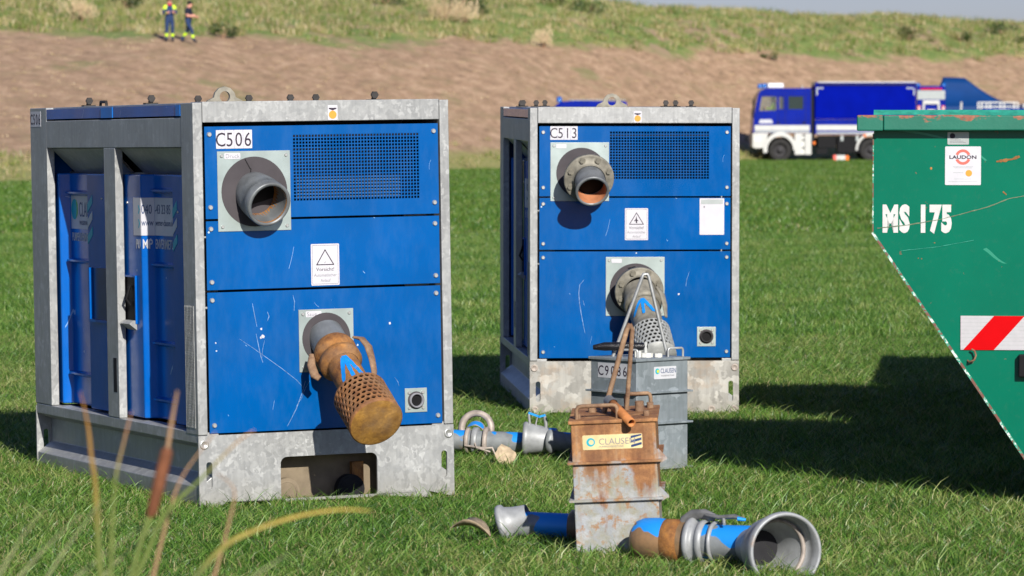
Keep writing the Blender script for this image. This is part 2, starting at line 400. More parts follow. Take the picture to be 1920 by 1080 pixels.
M['blade'] = m_blade('grass_blade', (.020, .068, .007), (.056, .138, .014), (.17, .20, .05))
M['blade_dry'] = m_blade('dry_grass_blade', (.20, .19, .07), (.30, .27, .12), (.42, .36, .2))
M['blade_lit'] = m_blade('sunlit_grass_blade', (.075, .17, .022), (.14, .26, .042), (.30, .34, .11))  # paler copy of the blade green; sun highlights are put into its colour
M['blade_far'] = m_blade('far_grass_blade', (.045, .115, .013), (.095, .19, .024), (.17, .22, .05), patchscale=.25)
M['brush'] = m_blade('brush_blade', (.10, .16, .03), (.20, .25, .055), (.42, .35, .16), patchscale=.3)
M['straw'] = m_blade('straw_blade', (.36, .26, .15), (.48, .36, .22), (.55, .44, .28), patchscale=.3)
M['shrub'] = m_blade('shrub_leaf', (.025, .045, .014), (.05, .08, .02), (.12, .12, .04))

def tuft(name, n, rad, h, wd, mats, dryp=.1, seed=1, lean=.5, seg=3):
    rnd = random.Random(seed); b = MB()
    for _ in range(n):
        a = rnd.uniform(0, 2*pi); r = rad*sqrt(rnd.random()); bx, by = r*cos(a), r*sin(a)
        hh = h*rnd.uniform(.45, 1.15); da = rnd.uniform(0, 2*pi); ln = lean*hh*rnd.uniform(.2, 1.3)
        wa = rnd.uniform(0, pi); wx, wy = cos(wa)*wd*.5*rnd.uniform(.7, 1.3), sin(wa)*wd*.5
        vs = []; fs = []
        for k in range(seg+1):
            t = k/seg; cx = bx+cos(da)*ln*t*t; cy = by+sin(da)*ln*t*t; cz = hh*(t-.22*t*t*lean); q = (1-t)**.7
            if k < seg: vs += [(cx-wx*q, cy-wy*q, cz), (cx+wx*q, cy+wy*q, cz)]
            else: vs.append((cx, cy, cz))
        for k in range(seg-1): fs.append((2*k, 2*k+1, 2*k+3, 2*k+2))
        fs.append((2*seg-2, 2*seg-1, 2*seg))
        u = rnd.random(); b.add(vs, fs, 1 if u < dryp else 2 if u > .62 and len(mats) > 2 else 0, True)
    return bpy.data.objects.new(name, b.mesh(name, mats))
def scatter(name, me_obj, protos, density, smin, smax, label, seed=0):
    col = bpy.data.collections.new(name+'_tufts')
    for p in protos: col.objects.link(p)
    ng = bpy.data.node_groups.new(name+'_scatter', 'GeometryNodeTree')
    ng.interface.new_socket('Geometry', in_out='INPUT', socket_type='NodeSocketGeometry')
    ng.interface.new_socket('Geometry', in_out='OUTPUT', socket_type='NodeSocketGeometry')
    N = ng.nodes; L = ng.links; gi = N.new('NodeGroupInput'); go = N.new('NodeGroupOutput')
    d = N.new('GeometryNodeDistributePointsOnFaces'); d.inputs['Density'].default_value = density; d.inputs['Seed'].default_value = seed
    ci = N.new('GeometryNodeCollectionInfo'); ci.inputs['Collection'].default_value = col
    ci.inputs['Separate Children'].default_value = True; ci.inputs['Reset Children'].default_value = True
    ip = N.new('GeometryNodeInstanceOnPoints'); ip.inputs['Pick Instance'].default_value = True
    rv = N.new('FunctionNodeRandomValue'); rv.data_type = 'FLOAT_VECTOR'
    rv.inputs[0].default_value = (-.14, -.14, 0); rv.inputs[1].default_value = (.14, .14, 6.28)
    rs = N.new('FunctionNodeRandomValue'); rs.data_type = 'FLOAT'; rs.inputs[2].default_value = smin; rs.inputs[3].default_value = smax
    L.new(gi.outputs[0], d.inputs['Mesh']); L.new(d.outputs['Points'], ip.inputs['Points']); L.new(ci.outputs[0], ip.inputs['Instance'])
    L.new(rv.outputs[0], ip.inputs['Rotation']); L.new(rs.outputs[1], ip.inputs['Scale']); L.new(ip.outputs[0], go.inputs[0])
    md = me_obj.modifiers.new('scatter', 'NODES'); md.node_group = ng
    tag(me_obj, label, None, None, 'stuff')
def patch(name, ya, yb, m=.75, zoff=.0, n=1, zf=None, half=.135):
    b = MB(); k = 8
    for j in range(n):
        y0 = ya+(yb-ya)*j/n; y1 = ya+(yb-ya)*(j+1)/n
        for i in range(k):
            f0 = -1+2*i/k; f1 = -1+2*(i+1)/k
            P = [(f0*(half*y0+m), y0), (f1*(half*y0+m), y0), (f1*(half*y1+m), y1), (f0*(half*y1+m), y1)]
            b.add([(x, y, zf(x, y)+zoff if zf else zoff) for x, y in P], [(0, 1, 2, 3)])
    return b.build(name, 'meadow')
near = [tuft('tuft', 18, .075, .054, .0056, ['blade', 'blade_dry', 'blade_lit'], .09, s, 1.1) for s in (1, 2, 3, 4, 5)]
near.append(tuft('tuft', 8, .06, .10, .0052, ['blade', 'blade_dry', 'blade_lit'], .15, 9, .9))
mid = [tuft('tuft', 22, .11, .085, .008, ['blade', 'blade_dry', 'blade_lit'], .04, s, .8, 2) for s in (11, 12, 13)]
far = [tuft('tuft', 20, .26, .10, .022, ['blade_far', 'blade_dry'], .02, s, .8, 2) for s in (21, 22, 23)]
scatter('grass', patch('grass', 13.4, 32), near, 400, .6, 1.35, 'short green meadow grass round the machines in the foreground', 1)
scatter('grass', patch('grass', 32, 62), mid, 95, .8, 1.3, 'green meadow grass behind the machines', 2)
scatter('grass', patch('grass', 62, 205, .5), far, 11, .8, 1.4, 'distant green meadow grass as far as the foot of the slope', 3)
brush = [tuft('tuft', 26, .30, .34, .03, ['brush', 'straw'], .25, s, .7, 2) for s in (31, 32, 33)]
def dpatch(name, x0, x1, lo, hi):
    b = MB(); q = 1.5
    x = x0
    while x < x1:
        y = 100.
        while y < 330:
            z = dike_z(x+.75, y+.75)
            if lo < z < hi and abs(x) < .135*y+4 and y < interp(x, CX)+12 and y > interp(x, FX):
                b.add([(u, v, dike_z(u, v)) for u, v in ((x, y), (x+q, y), (x+q, y+q), (x, y+q))], [(0, 1, 2, 3)])
            y += q
        x += q
    return b.build(name, 'dike')
scatter('brush', dpatch('brush', -34, 44, 5.5, 99), brush, 2.3, .5, 1.5, 'rough grass and scrub along the top of the dike', 4)
scatter('brush', dpatch('brush', -34, 44, .05, .8), brush, 1.6, .5, 1.1, 'long yellow green grass along the foot of the dike', 5)
stub = [tuft('tuft', 16, .35, .12, .03, ['straw', 'brush'], .12, s, .6, 2) for s in (41, 42)]
scatter('stubble', dpatch('stubble', -34, 44, .8, 5.5), stub, .6, .4, 1.2, 'mown brown stubble on the dike slope', 6)

# ------------------------------------------------------------------ the pump units
FRONT = frame((0, 0, 0), (1, 0, 0), (0, 0, 1))        # front face, normal -y
def side(y0, x0=0.): return frame((x0, y0, 0), (0, -1, 0), (0, 0, 1))   # side face, normal -x; text runs towards the front
def perforated(b, r, z0, z1, nc, rows, hr, mx, mi=0, depth=.006):
    cz = (z1-z0)/rows; ca = 2*pi/nc
    sq = [(-1, -1), (0, -1), (1, -1), (1, 0), (1, 1), (0, 1), (-1, 1), (-1, 0)]
    for j in range(rows):
        for i in range(nc):
            a0 = (i+.5*(j % 2))*ca; zc = z0+(j+.5)*cz
            vs = []
            for u, v in sq:
                a = a0+u*ca/2; vs.append((r*cos(a), r*sin(a), zc+v*cz/2))
            for u, v in sq:
                l = sqrt(u*u+v*v); a = a0+u/l*ca/2*hr; vs.append((r*cos(a), r*sin(a), zc+v/l*cz/2*hr))
            for u, v in sq:
                l = sqrt(u*u+v*v); a = a0+u/l*ca/2*hr; q = r-depth; vs.append((q*cos(a), q*sin(a), zc+v/l*cz/2*hr))
            fs = [(k, (k+1) % 8, 8+(k+1) % 8, 8+k) for k in range(8)]+[(8+k, 8+(k+1) % 8, 16+(k+1) % 8, 16+k) for k in range(8)]
            b.add(vs, fs, mi, False, mx)

def wrap_arrow(mx, r, s0, s1, parent):
    """hand-painted arrow that follows the round of the pipe"""
    up = (mx.inverted().to_3x3() @ Vector((-.25, -.2, 1))); t0 = atan2(up.y, up.x); b = MB()
    rr = random.Random(3)
    for k, (ta, sa, tb, sb, w_) in enumerate(((0, s0, -.60, s1-.01, .026), (0, s0+.006, .10, s1, .018), (.1, s0+.01, .80, s1-.015, .020))):
        V_ = []; n = 12
        for i in range(n+1):
            t = i/n; th = t0+ta+(tb-ta)*t; q = sa+(sb-sa)*t; ww = w_*rr.uniform(.8, 1.15)
            for sg in (-1, 1): V_.append(((r+.0006+.0002*k)*cos(th+sg*ww*.5/r), (r+.0006+.0002*k)*sin(th+sg*ww*.5/r), q))
        b.add(V_, [(2*i, 2*i+1, 2*i+3, 2*i+2) for i in range(n)], 0, False, mx)
    b.build('painted_arrow', 'pipe_bright0', parent)
def skid(label, pos, rot, code, V):
    old = V == 'A'; gal = 'galv'
    R = empty('pump_unit', pos, rot, label, 'pump', 'enclosed pump units on the meadow')
    W, L, H = 1.222, 2.415, 1.8
    # front portal frame: two posts and a head beam, flush, butted
    for x0, x1 in ((0, .044), (W-.044, W)): MB().box(x0, x1, 0, .16, .33, H-.004).build('frame_post', gal, R, .003)
    MB().box(.046, W-.046, .001, .16, 1.708, H).build('head_beam', gal, R, .003)
    # base end plate with fork opening, slots, bottom notch
    slots = [rrect(.034, .062, .09, .21, .013), rrect(W-.062, W-.034, .09, .21, .013)]
    outer = [(0, 0), (.10, 0), (.125, .03), (W-.125, .03), (W-.10, 0), (W, 0), (W, .327), (0, .327)]
    plate('base_plate', [outer, rrect(.384, .847, .018, .217, .03)]+slots, .012, 'galv' if old else 'galv2', R, off(FRONT, 0, 0, -.006))
    plate('base_plate', [outer]+slots, .012, 'galv', R, off(FRONT, 0, 0, -L+.006))
    # inside the fork opening
    b = MB().box(.30, .93, .12, .13, .0, .30); b.build('inner_wall', 'brownplate', R)
    MB().box(.745, .80, .05, .08, .0, .175).build('inner_post', 'rust', R)
    for x, r, y in ((.43, .062, .05), (.73, .066, .03)):
        MB().lathe([(0, r), (.1, r)], axis((x, y+.04, .055), (x, y, .055)) @ Matrix.Diagonal((1,1,.4,1)), 28, cap1=True).lathe([(.1, r*.82), (.104, r*.82), (.104, r*.7)], axis((x, y+.04, .055), (x, y, .055)) @ Matrix.Diagonal((1,1,.4,1)), 28).build('drain_cap', 'brownplate' if x < .5 else 'dark', R)
    plate('tunnel_roof', [[(.30, 0), (.93, 0), (.93, .5), (.30, .5)]], .006, 'brownplate', R, Matrix.Translation((0, .013, .30)))
    b = MB().box(.293, .299, .012, L-.012, .02, .30).box(.931, .937, .012, L-.012, .02, .30); b.build('tunnel_side', 'brownplate', R)
    for x, z in ((.026, .288), (W-.026, .288)) + (() if old else ((.03, .045), (W-.03, .045), (W-.16, .045))):
        MB().lathe([(0, .021), (.004, .021), (.005, .014), (.001, .011), (.001, .0)], axis((x, 0, z), (x, -1, z)), 20).build('frame_bolt', 'bolt' if old else 'collar', R)
    # side members (both sides): ledge, recessed web, foot
    for sx in (0, 1):
        prof = [(.002, .340), (.002, .292), (.075, .262), (.075, .150), (.004, .098), (.004, .02), (.10, .02), (.10, .340)]
        if sx: prof = [(W-x, z) for x, z in prof][::-1]
        mx = frame((0, L-.0125, 0), (1, 0, 0), (0, 0, 1))
        MB().prism(prof, 0., L-.025, 0, mx).build('base_side_rail', gal, R, .003)
    # posts on the sides
    for sx in (0, 1):
        def bx(b, x0, x1, *a):
            return b.box(*((x0, x1) if not sx else (W-x1, W-x0)), *a)
        for y0, y1, nm in ((2.15, L, 'corner_post'), (1.10, 1.265, 'centre_post')):
            b = MB(); zt = H-.004 if nm == 'corner_post' else 1.60
            bx(b, .001, .04, y0, y1, .3415, zt)
            b.build(nm, gal, R, .003)
        b = MB(); bx(b, .001, .038, .161, 2.148, 1.60, H-.068); b.build('side_beam', gal, R, .003)
        # hood: sloped sheet from the beam inwards down to the door heads
        for y0, y1 in ((.162, 1.098), (1.267, 2.148)):
            P = [(.03, 1.598), (.03, 1.592), (.145, 1.478), (.152, 1.484), (.05, 1.598)]
            if sx: P = [(W-x, z) for x, z in P][::-1]
            MB().prism(P, 0, y1-y0, 0, frame((0, y1, 0), (1, 0, 0), (0, 0, 1))).build('sloped_hood', gal, R)
        b = MB()
        for y0, y1 in ((.162, .19), (2.27, 2.32)): bx(b, .042, .16, y0, y1, .3415, 1.597)
        bx(b, .15, .158, .19, 2.27, .3415, 1.482); b.build('side_liner', gal, R)
        b = MB(); bx(b, .002, .0405, .162, 2.147, H-.060, H-.012); b.build('hinge_cover', 'door', R)
    # perforated strip by the front post (visible side)
    b = MB()
    mx = side(.152, .0005)
    nr, nc = 46, 6; x0, x1, z0, z1 = .0, .112, .36, .90; cw = (x1-x0)/nc; ch = (z1-z0)/nr
    for j in range(nr):
        b.box(x0, x1, z0+j*ch, z0+j*ch+ch*.42, .0006, .0024, 0, mx)
    for i in range(nc+1):
        b.box(x0+i*cw-(0 if i else 0), x0+i*cw+cw*.38, z0, z1, .0007, .0030, 0, mx)
    tag(b.build('perforated_strip', gal, R), kind='stuff'); MB().box(x0, x1, z0, z1, .0001, .0005, 0, mx).build('strip_backing', 'dark', R)
    # frame side post behind the front portal
    # doors with stamped relief: polyline of (y, x-depth)
    def door(y0, y1, prof, nm, lab, extra):
        b = MB(); z0, z1 = .352, 1.476
        pts = prof+[(prof[-1][0], .148), (prof[0][0], .148)]
        b.prism([(x, y) for y, x in pts], z0, z1)
        d = b.build(nm, 'door', R, .006, lab)
        return d
    d2 = door(.17, 1.10, [(1.19, .05), (.88, .05), (.845, .105), (.45, .105), (.44, .05), (.175, .05)], 'side_door', None, 0)
    for zc in (1.40, 1.06, .70, .44):
        MB().prism([(.103, zc-.014), (.078, zc-.002), (.078, zc+.006), (.103, zc+.014)], 0, .37, 0, frame((0, .83, 0), (1, 0, 0), (0, 0, 1))).build('pressed_rib', 'door', d2)
    MB().box(.047, .0495, .965, 1.14, .785, 1.0).build('latch_recess', 'black', d2)
    MB().box(.040, .0488, .955, .964, .785, 1.0).box(.040, .0488, .955, 1.14, 1.0, 1.008).build('latch_frame', 'door', d2)
    MB().prism([(.010, .785), (.048, .755), (.048, .80), (.028, .80)], 0, .13, 0, frame((0, 1.09, 0), (1, 0, 0), (0, 0, 1))).build('latch_lip', 'galv', d2)
    MB().tube([(.04, 1.03, .87), (.02, 1.03, .90), (.04, 1.03, .96)], .007, 6).build('latch_handle', 'black', d2)
    d1 = door(1.28, 2.1, [(2.26, .06), (2.12, .05), (2.105, .105), (1.69, .105), (1.68, .05), (1.28, .05)], 'side_door', None, 0)
    for zc in (1.38, 1.05, .50):
        MB().prism([(.103, zc-.014), (.074, zc-.002), (.074, zc+.006), (.103, zc+.014)], 0, .38, 0, frame((0, 2.09, 0), (1, 0, 0), (0, 0, 1))).build('pressed_rib', 'door', d1)
    MB().box(.044, .0495, 1.33, 1.60, .785, 1.03).build('latch_recess', 'navyblue', d1)
    MB().box(.028, .0485, 1.601, 1.618, .785, 1.03).box(.028, .0485, 1.33, 1.618, .772, .784).build('latch_frame', 'door', d1)
    # rails that close the volume
    MB().box(.16, W-.16, .17, L-.05, .345, 1.74).build('inner_casing', 'dark', R)
    MB().box(.045, W-.045, L-.16, L, .345, H-.004).build('rear_wall', 'blue', R)
    MB().box(.041, W-.041, .162, L-.162, H-.028, H-.003).build('roof_sheet', 'galv', R, .002)
    # three front panels
    zs = [(1.285, 1.69), (.974, 1.275), (.345, .964)] if not old else [(1.283, 1.69), (.968, 1.273), (.335, .958)]
    gx0, gx1, gz0, gz1 = (.469, 1.077, 1.353, 1.650) if old else (.463, 1.045, 1.383, 1.662)
    panels = []
    for k, (z0, z1) in enumerate(zs):
        b = MB(); x0, x1 = .055, W-.052
        if k == 0:      # sheet with a real square-hole grille
            b.box(x0, gx0, .004, .010, z0, z1).box(gx1, x1, .004, .010, z0, z1).box(gx0, gx1, .004, .010, z0, gz0).box(gx0, gx1, .004, .010, gz1, z1)
        else: b.box(x0, x1, .004, .010, z0, z1)
        p = b.build('front_panel', 'blue', R, .0015 if k else 0); panels.append(p)
        if k == 0:
            b = MB(); nc, nr = (41, 20) if old else (35, 17)
            for i in range(nc+1):
                c = gx0+(gx1-gx0)*i/nc; b.box(c-.0023, c+.0023, .0042, .0090, gz0-.002, gz1+.002)
            for j in range(nr+1):
                c = gz0+(gz1-gz0)*j/nr; b.box(gx0-.002, gx1+.002, .0046, .0086, c-.0023, c+.0023)
            tag(b.build('grille', 'blue', p), kind='stuff')
        for x in (x0+.022, x1-.022):
            for z in ((z0+.05, z1-.035) if k == 0 else (z0+.035, z1-.035)):
                put(bolt_mesh, 'bolt', p, frame((x, .004, z), (1, 0, 0), (0, 0, 1)))
    MB().box(.05, W-.05, .013, .02, .33, 1.69).build('panel_backing', 'dark', R) if False else None
    for z0, z1 in ((1.36, 1.66),): MB().box(.40, 1.14, .12, .13, z0-.07, z1+.02).build('radiator_core', 'black', R)
    old and MB().box(.50, 1.00, .05, .06, 1.36, 1.46).build('radiator_tray', 'silver_dim', R)  # paler plate stands in for the lit patch seen through the lower grille
    # square port plates
    def port(xa, xb, za, zb, cx, cz, r, lab, hole=None):
        b = MB().box(xa, xb, -.0005, .0038, za, zb); pl = b.build('port_plate', 'zinc', R, .001)
        for x in (xa+.02, xb-.02):
            for z in (za+.02, zb-.02):
                o = put(bolt_mesh, 'bolt', pl, frame((x, -.0005, z), (1, 0, 0), (0, 0, 1)) @ Matrix.Diagonal((.7, .7, .7, 1)))
        MB().lathe([(.0, r), (.002, r)], axis((cx, -.0005, cz), (cx, -1, cz)), 48, cap1=True).build('rubber_seal', 'gasket', pl)
        if lab is not None:
            st_ = sticker('label_strip', .075 if lab else .06, .026 if old else .024, 'white', pl, off(FRONT, xa+.033, zb-.034, .0006))
            if lab: text(lab, .019, 'inkgrey', st_, off(FRONT, xa+.038, zb-.030, .0021), 1.)
        return pl
    if old:
        port(.111, .454, 1.226, 1.580, .283, 1.400, .155, 'Druck')
        port(.482, .743, .590, .869, .612, .738, .115, 'Saug')
        port(.987, 1.094, .389, .498, 1.04, .443, .040, None)
    else:
        port(.119, .460, 1.257, 1.597, .299, 1.420, .146, '')
        port(.442, .785, .590, .932, .615, .745, .150, '')
        port(.976, 1.085, .411, .524, 1.03, .468, .042, None)
    MB().lathe([(0, .030), (.0, .0)], axis((1.04 if old else 1.03, -.0032, .443 if old else .468), (1.04 if old else 1.03, -1, .443 if old else .468)), 24).build('port_hole', 'black', R)
    cx, cz = (1.04, .443) if old else (1.03, .468)
    MB().lathe([(.0, .034), (.012, .034), (.012, .027), (.0, .026)], axis((cx, -.003, cz), (cx, -1, cz)), 28).build('port_ring', 'rubber' if not old else 'inkgrey', R)
    if old:   # crack in the grey seal
        MB().box(0, .004, 0, .05, .0002, .0006, 0, off(FRONT, .262, 1.50, .003) @ Matrix.Rotation(.5, 4, 'Z')).box(0, .004, 0, .035, .0002, .0006, 0, off(FRONT, .262, 1.468, .003) @ Matrix.Rotation(-.1, 4, 'Z')).build('seal_crack', 'black', R)
    else:
        rr = random.Random(5); P = [(.10*cos(a)*rr.uniform(.5, 1.), .028*sin(a)*rr.uniform(.6, 1.)) for a in [2*pi*k/18 for k in range(18)]]
        flat('seal_tear', [(x*.55, y) for x, y in P], 'black', R, off(FRONT, .60, .855, .0028), 0, .0004)
        flat('seal_tear', [(x*.3, y*.5) for x, y in P], 'whiteink', R, off(FRONT, .575, .838, .0036), 0, .0004)
    # number plates: one white tile for each character
    x, z = (.108, 1.592) if old else (.118, 1.612)
    tw = .0425 if old else .040
    for k, ch in enumerate(code):
        t_ = sticker('number_tile', tw-.001, .082 if old else .078, 'white', R, off(FRONT, x+k*tw, z, -.003), rad=.001)
        text(ch, .064 if old else .062, 'ink', t_, off(FRONT, x+(k+.5)*tw, z+.010, -.0016), .82, .0002, 'CENTER')
    if old:
        sx0 = side(2.405, .001)
        for k, ch in enumerate(code):
            t_ = sticker('number_tile', .041, .075, 'white', R, off(sx0, k*.042, 1.705), rad=.001)
            text(ch, .054, 'ink', t_, off(sx0, (k+.5)*.042, 1.716, .0015), .85, .0004, 'CENTER')
    # inspection sticker
    mx = off(FRONT, .637 if old else .602, 1.711, .0)
    s_ = sticker('inspection_sticker', .047, .067, 'white', R, mx)
    flat('orange_seal', circ(.0235, .024, .0185), 'orange', s_, mx); flat('black_band', [(.005, .05), (.0235, .043), (.042, .05), (.042, .055), (.005, .055)], 'ink', s_, mx)
    # warning sign
    xa, za = (.546, .975) if old else (.553, 1.03); mx = off(FRONT, xa, za, -.003); hw, hh = .135, .185
    s_ = sticker('warning_sign', hw, hh, 'white', R, mx)
    b = MB()
    for a, c in (((.006, .006), (hw-.006, .0072)), ((.006, hh-.0072), (hw-.006, hh-.006)), ((.006, .006), (.0072, hh-.006)), ((hw-.0072, .006), (hw-.006, hh-.006))):
        b.prism([(a[0], a[1]), (c[0], a[1]), (c[0], c[1]), (a[0], c[1])], .0013, .0016, 0, mx)
    tri = [(.027, .092), (.108, .092), (.0675, .158)]
    for i in range(3):
        p0 = Vector(tri[i]); p1 = Vector(tri[(i+1) % 3]); d = (p1-p0).normalized(); n = Vector((-d.y, d.x))*.0022
        b.prism([tuple(p0-n-d*.002), tuple(p1-n+d*.002), tuple(p1+n+d*.002), tuple(p0+n-d*.002)], .0013, .0016+i*.0001, 0, mx)
    b.build('triangle_print', 'ink', s_)
    if not old:
        flat('hand_print', [(.064, .098), (.0625, .113), (.055, .108), (.054, .112), (.062, .120), (.0675, .142), (.0705, .120), (.078, .113), (.078, .109), (.0715, .112), (.0715, .098)], 'ink', s_, mx)
    else: flat('hand_print', [(.062, .098), (.068, .101), (.071, .107), (.066, .105)], 'inkgrey', s_, mx)
    text('Vorsicht!', .0165, 'ink', s_, off(mx, hw/2, .064, .0015), 1.05, 0, 'CENTER')
    text('Automatischer', .0150, 'inkgrey', s_, off(mx, hw/2, .039, .0015), .88, 0, 'CENTER'); text('Anlauf', .0150, 'inkgrey', s_, off(mx, hw/2, .015, .0015), .9, 0, 'CENTER')
    if not old:
        mx = off(FRONT, .989, 1.060, -.003); s_ = sticker('notice_sheet', .144, .212, 'white', R, mx)
        flat('blue_header', [(.008, .178), (.136, .178), (.136, .205), (.008, .205)], 'silver', s_, mx)
        flat('small_print', [(.024, .158), (.030, .158), (.030, .166), (.024, .166)], 'ink', s_, mx)
    # scratches scored through the paint: thin ribbons
    rs = random.Random(31 if old else 44)
    def scratch(pts, wd, k, nm='scratch'):
        V_ = []; F_ = []
        for i, (x, z) in enumerate(pts):
            a = Vector(pts[max(i-1, 0)]); c = Vector(pts[min(i+1, len(pts)-1)]); d = (c-a).normalized(); n = Vector((-d.y, d.x))*wd*.5*(.3+.7*sin(pi*(i+.3)/(len(pts)-.4)))
            V_ += [tuple(FRONT @ Vector((x-n.x, z-n.y, -.0036))), tuple(FRONT @ Vector((x+n.x, z+n.y, -.0036)))]
        F_ = [(2*i, 2*i+1, 2*i+3, 2*i+2) for i in range(len(pts)-1)]
        MB().add(V_, F_).build(nm, k, panels[2])
    if old:
        for pts, wd in (([(.20, .75), (.26, .71), (.33, .66), (.40, .61), (.47, .555), (.50, .52)], .0035), ([(.51, .55), (.49, .49), (.465, .43), (.44, .385), (.42, .352)], .005),
                        ([(.265, .905), (.275, .85), (.285, .80)], .005), ([(.28, .77), (.29, .72), (.30, .67), (.31, .64)], .005), ([(.32, .74), (.31, .70), (.305, .66)], .003),
                        ([(.458, .935), (.465, .905), (.462, .865)], .005), ([(.335, .865), (.343, .845), (.335, .825)], .006), ([(.94, .55), (.955, .53), (.96, .51)], .003), ([(.465, .44), (.49, .475), (.51, .52), (.53, .55)], .003)):
            scratch(pts, wd*.55, 'scuff')
        for x, z, r in ((.305, .79, .007), (.312, .757, .011), (.303, .752, .006), (.093, .70, .004), (.09, .735, .004), (.92, .795, .007)):
            flat('paint_chip', [(r*cos(a)*rs.uniform(.6, 1.1), r*sin(a)*rs.uniform(.6, 1.1)) for a in [2*pi*q/7 for q in range(7)]], 'whiteink', panels[2], off(FRONT, x, z, -.0038), 0, .0003)
    else:
        for pts, wd in (([(.315, .80), (.29, .77), (.285, .72), (.29, .66), (.30, .60), (.313, .53), (.322, .49)], .006), ([(.93, .845), (.915, .80), (.91, .76)], .004), ([(.31, .68), (.318, .65)], .004)):
            scratch(pts, wd*.6, 'scuff')
        for x, z, r in ((.868, .716, .008), (.62, .955, .005), (.46, .93, .004)):
            flat('paint_chip', [(r*cos(a)*rs.uniform(.6, 1.1), r*sin(a)*rs.uniform(.6, 1.1)) for a in [2*pi*q/7 for q in range(7)]], 'whiteink', panels[2], off(FRONT, x, z, -.0038), 0, .0003)
    # roof fittings: lifting eye, rubber-topped bolts, handle
    e = [(-.10, 0), (.10, 0), (.085, .018), (.055, .032), (.048, .055), (.028, .076), (0, .084), (-.028, .076), (-.048, .055), (-.055, .032), (-.085, .018)]
    plate('lifting_eye', [e, circ(0, .036, .026, 20)], .02, 'cast', R, frame((.60, 1.25, H-.003), (1, 0, 0), (0, 0, 1)))
    for x, y in ((.08, 1.72), (.08, .80), (.465, 1.25), (.72, 1.25), (.93, 1.25), (1.06, 1.25), (.98, .3)) if old else ((.05, 1.3), (.10, 1.8), (.14, 1.3), (.26, 2.1), (.93, 1.25), (.99, 1.25), (1.08, 1.2)):
        b = MB().lathe([(-.003, .012), (.012, .012)], Matrix.Translation((x, y, H)), 8); b.lathe([(0, .018), (.012, .018)], frame((x, y-.006, H+.024), (1, 0, 0), (0, 0, 1)), 6, cap0=True, cap1=True, smooth=False)
        b.box(x-.03, x+.03, y-.02, y+.02, H-.003, H+.004); b.build('roof_bolt', 'darkbolt', R)
    MB().tube([(.05, 1.45, H-.01), (.05, 1.44, H+.016), (.05, 1.36, H+.016), (.05, 1.35, H-.01)], .007, 8).build('roof_handle', 'darkbolt', R)
    if old:
        [MB().box(-.001, .0018, ya, yb, H-.0605, H-.0115).build('hinge_patch', 'pipe_blue', R) for ya, yb in ((1.12, 1.29), (.165, .225))]
    # side door lettering
    wordy = old
    mA = off(side(2.11, .0995), 0, 0); mB = side(.985, .0)
    def panel_print(y0, w_, z0, h_, x_, mat='white', nm='company_sticker'):
        mx = off(side(y0, x_), 0, z0); return sticker(nm, w_, h_, mat, d1 if y0 > 1.2 else d2, mx, rad=.001), mx
    s_, mx = panel_print(2.10, .40, 1.206, .172, .1045)
    flat('logo_disc', circ(.055, .095, .05), 'teal', s_, mx); flat('logo_edge', [(.080, .05), (.105, .075), (.105, .12), (.080, .145), (.092, .1)], 'limegreen', s_, mx, .0019, .0022)
    text('CLAUSEN', .075, 'navyink', s_, off(mx, .125, .06, .0016), .62); text('WASSERHALTUNG', .022, 'navyink', s_, off(mx, .13, .02, .0016), .8)
    text('PUMPENVERMIETUNG', .042, 'whiteink', d1, off(side(2.09, .1035), 0, 1.148, 0), .62, .0006)
    for k in range(3):
        flat('teal_chevron', [(0, 0), (.075, .045), (.075, .085), (0, .04)], 'teal' if k != 1 else 'whiteink', d1, off(side(1.675, .0495), 0, 1.14+k*.075, 0), .0, .0012)
    # right door: the print runs over the raised part, the slanted flank and the recess
    slant = lambda z: frame((.0498, .879, z), (.055, -.035, 0), (0, 0, 1))
    s_, mx = panel_print(.986, .104, 1.195, .174, .0495)
    MB().prism([(0, 0), (.064, 0), (.064, .174), (0, .174)], .0002, .001, 0, slant(1.195)).build('company_sticker', 'white', d2)
    text('040', .045, 'navyink', d2, off(slant(1.295), .001, 0, .0016), .56); text('www', .032, 'navyink', d2, off(slant(1.240), .002, 0, .0016), .60); text('MP', .045, 'whiteink', d2, off(slant(1.135), .004, 0, .0010), .62, .0008)
    text('PU', .045, 'whiteink', d2, off(side(.955, .0485), 0, 1.135, 0), .8, .0008)
    s_, mx = panel_print(.842, .37, 1.195, .174, .1045)
    text('-43 23 85', .045, 'navyink', s_, off(mx, .004, .10, .0016), .92); text('.werner-clausen.de', .030, 'navyink', s_, off(mx, .004, .045, .0016), .82)
    for zz in (.12, .055): flat('arrow_print', [(.068, zz-.02), (.078, zz-.02), (.095, zz), (.078, zz+.02), (.068, zz+.02), (.082, zz)], 'teal', d2, off(side(.986, .0495), 0, 1.195, 0), .0013, .0016)
    text('ENVERMIETUNG', .045, 'whiteink', d2, off(side(.838, .1035), 0, 1.135, 0), .72, .0008)
    for k in range(3):
        flat('teal_chevron', [(0, 0), (.06, .04), (.06, .08), (0, .04)], 'teal' if k != 1 else 'whiteink', d2, off(side(.435, .0495), 0, 1.13+k*.075, 0), .0, .0012)
    for y, z in ((1.07, 1.345), (.36, 1.31)): put(bolt_mesh, 'bolt', d2, frame((.05, y, z), (0, -1, 0), (0, 0, 1)) @ Matrix.Diagonal((.6, .6, .6, 1)))
    put(bolt_mesh, 'bolt', d1, frame((.05, 1.45, 1.36), (0, -1, 0), (0, 0, 1)) @ Matrix.Diagonal((.6, .6, .6, 1)))
    MB().box(-.0, .0008, 1.13, 1.175, .46, .62).build('post_window', 'dark', R)
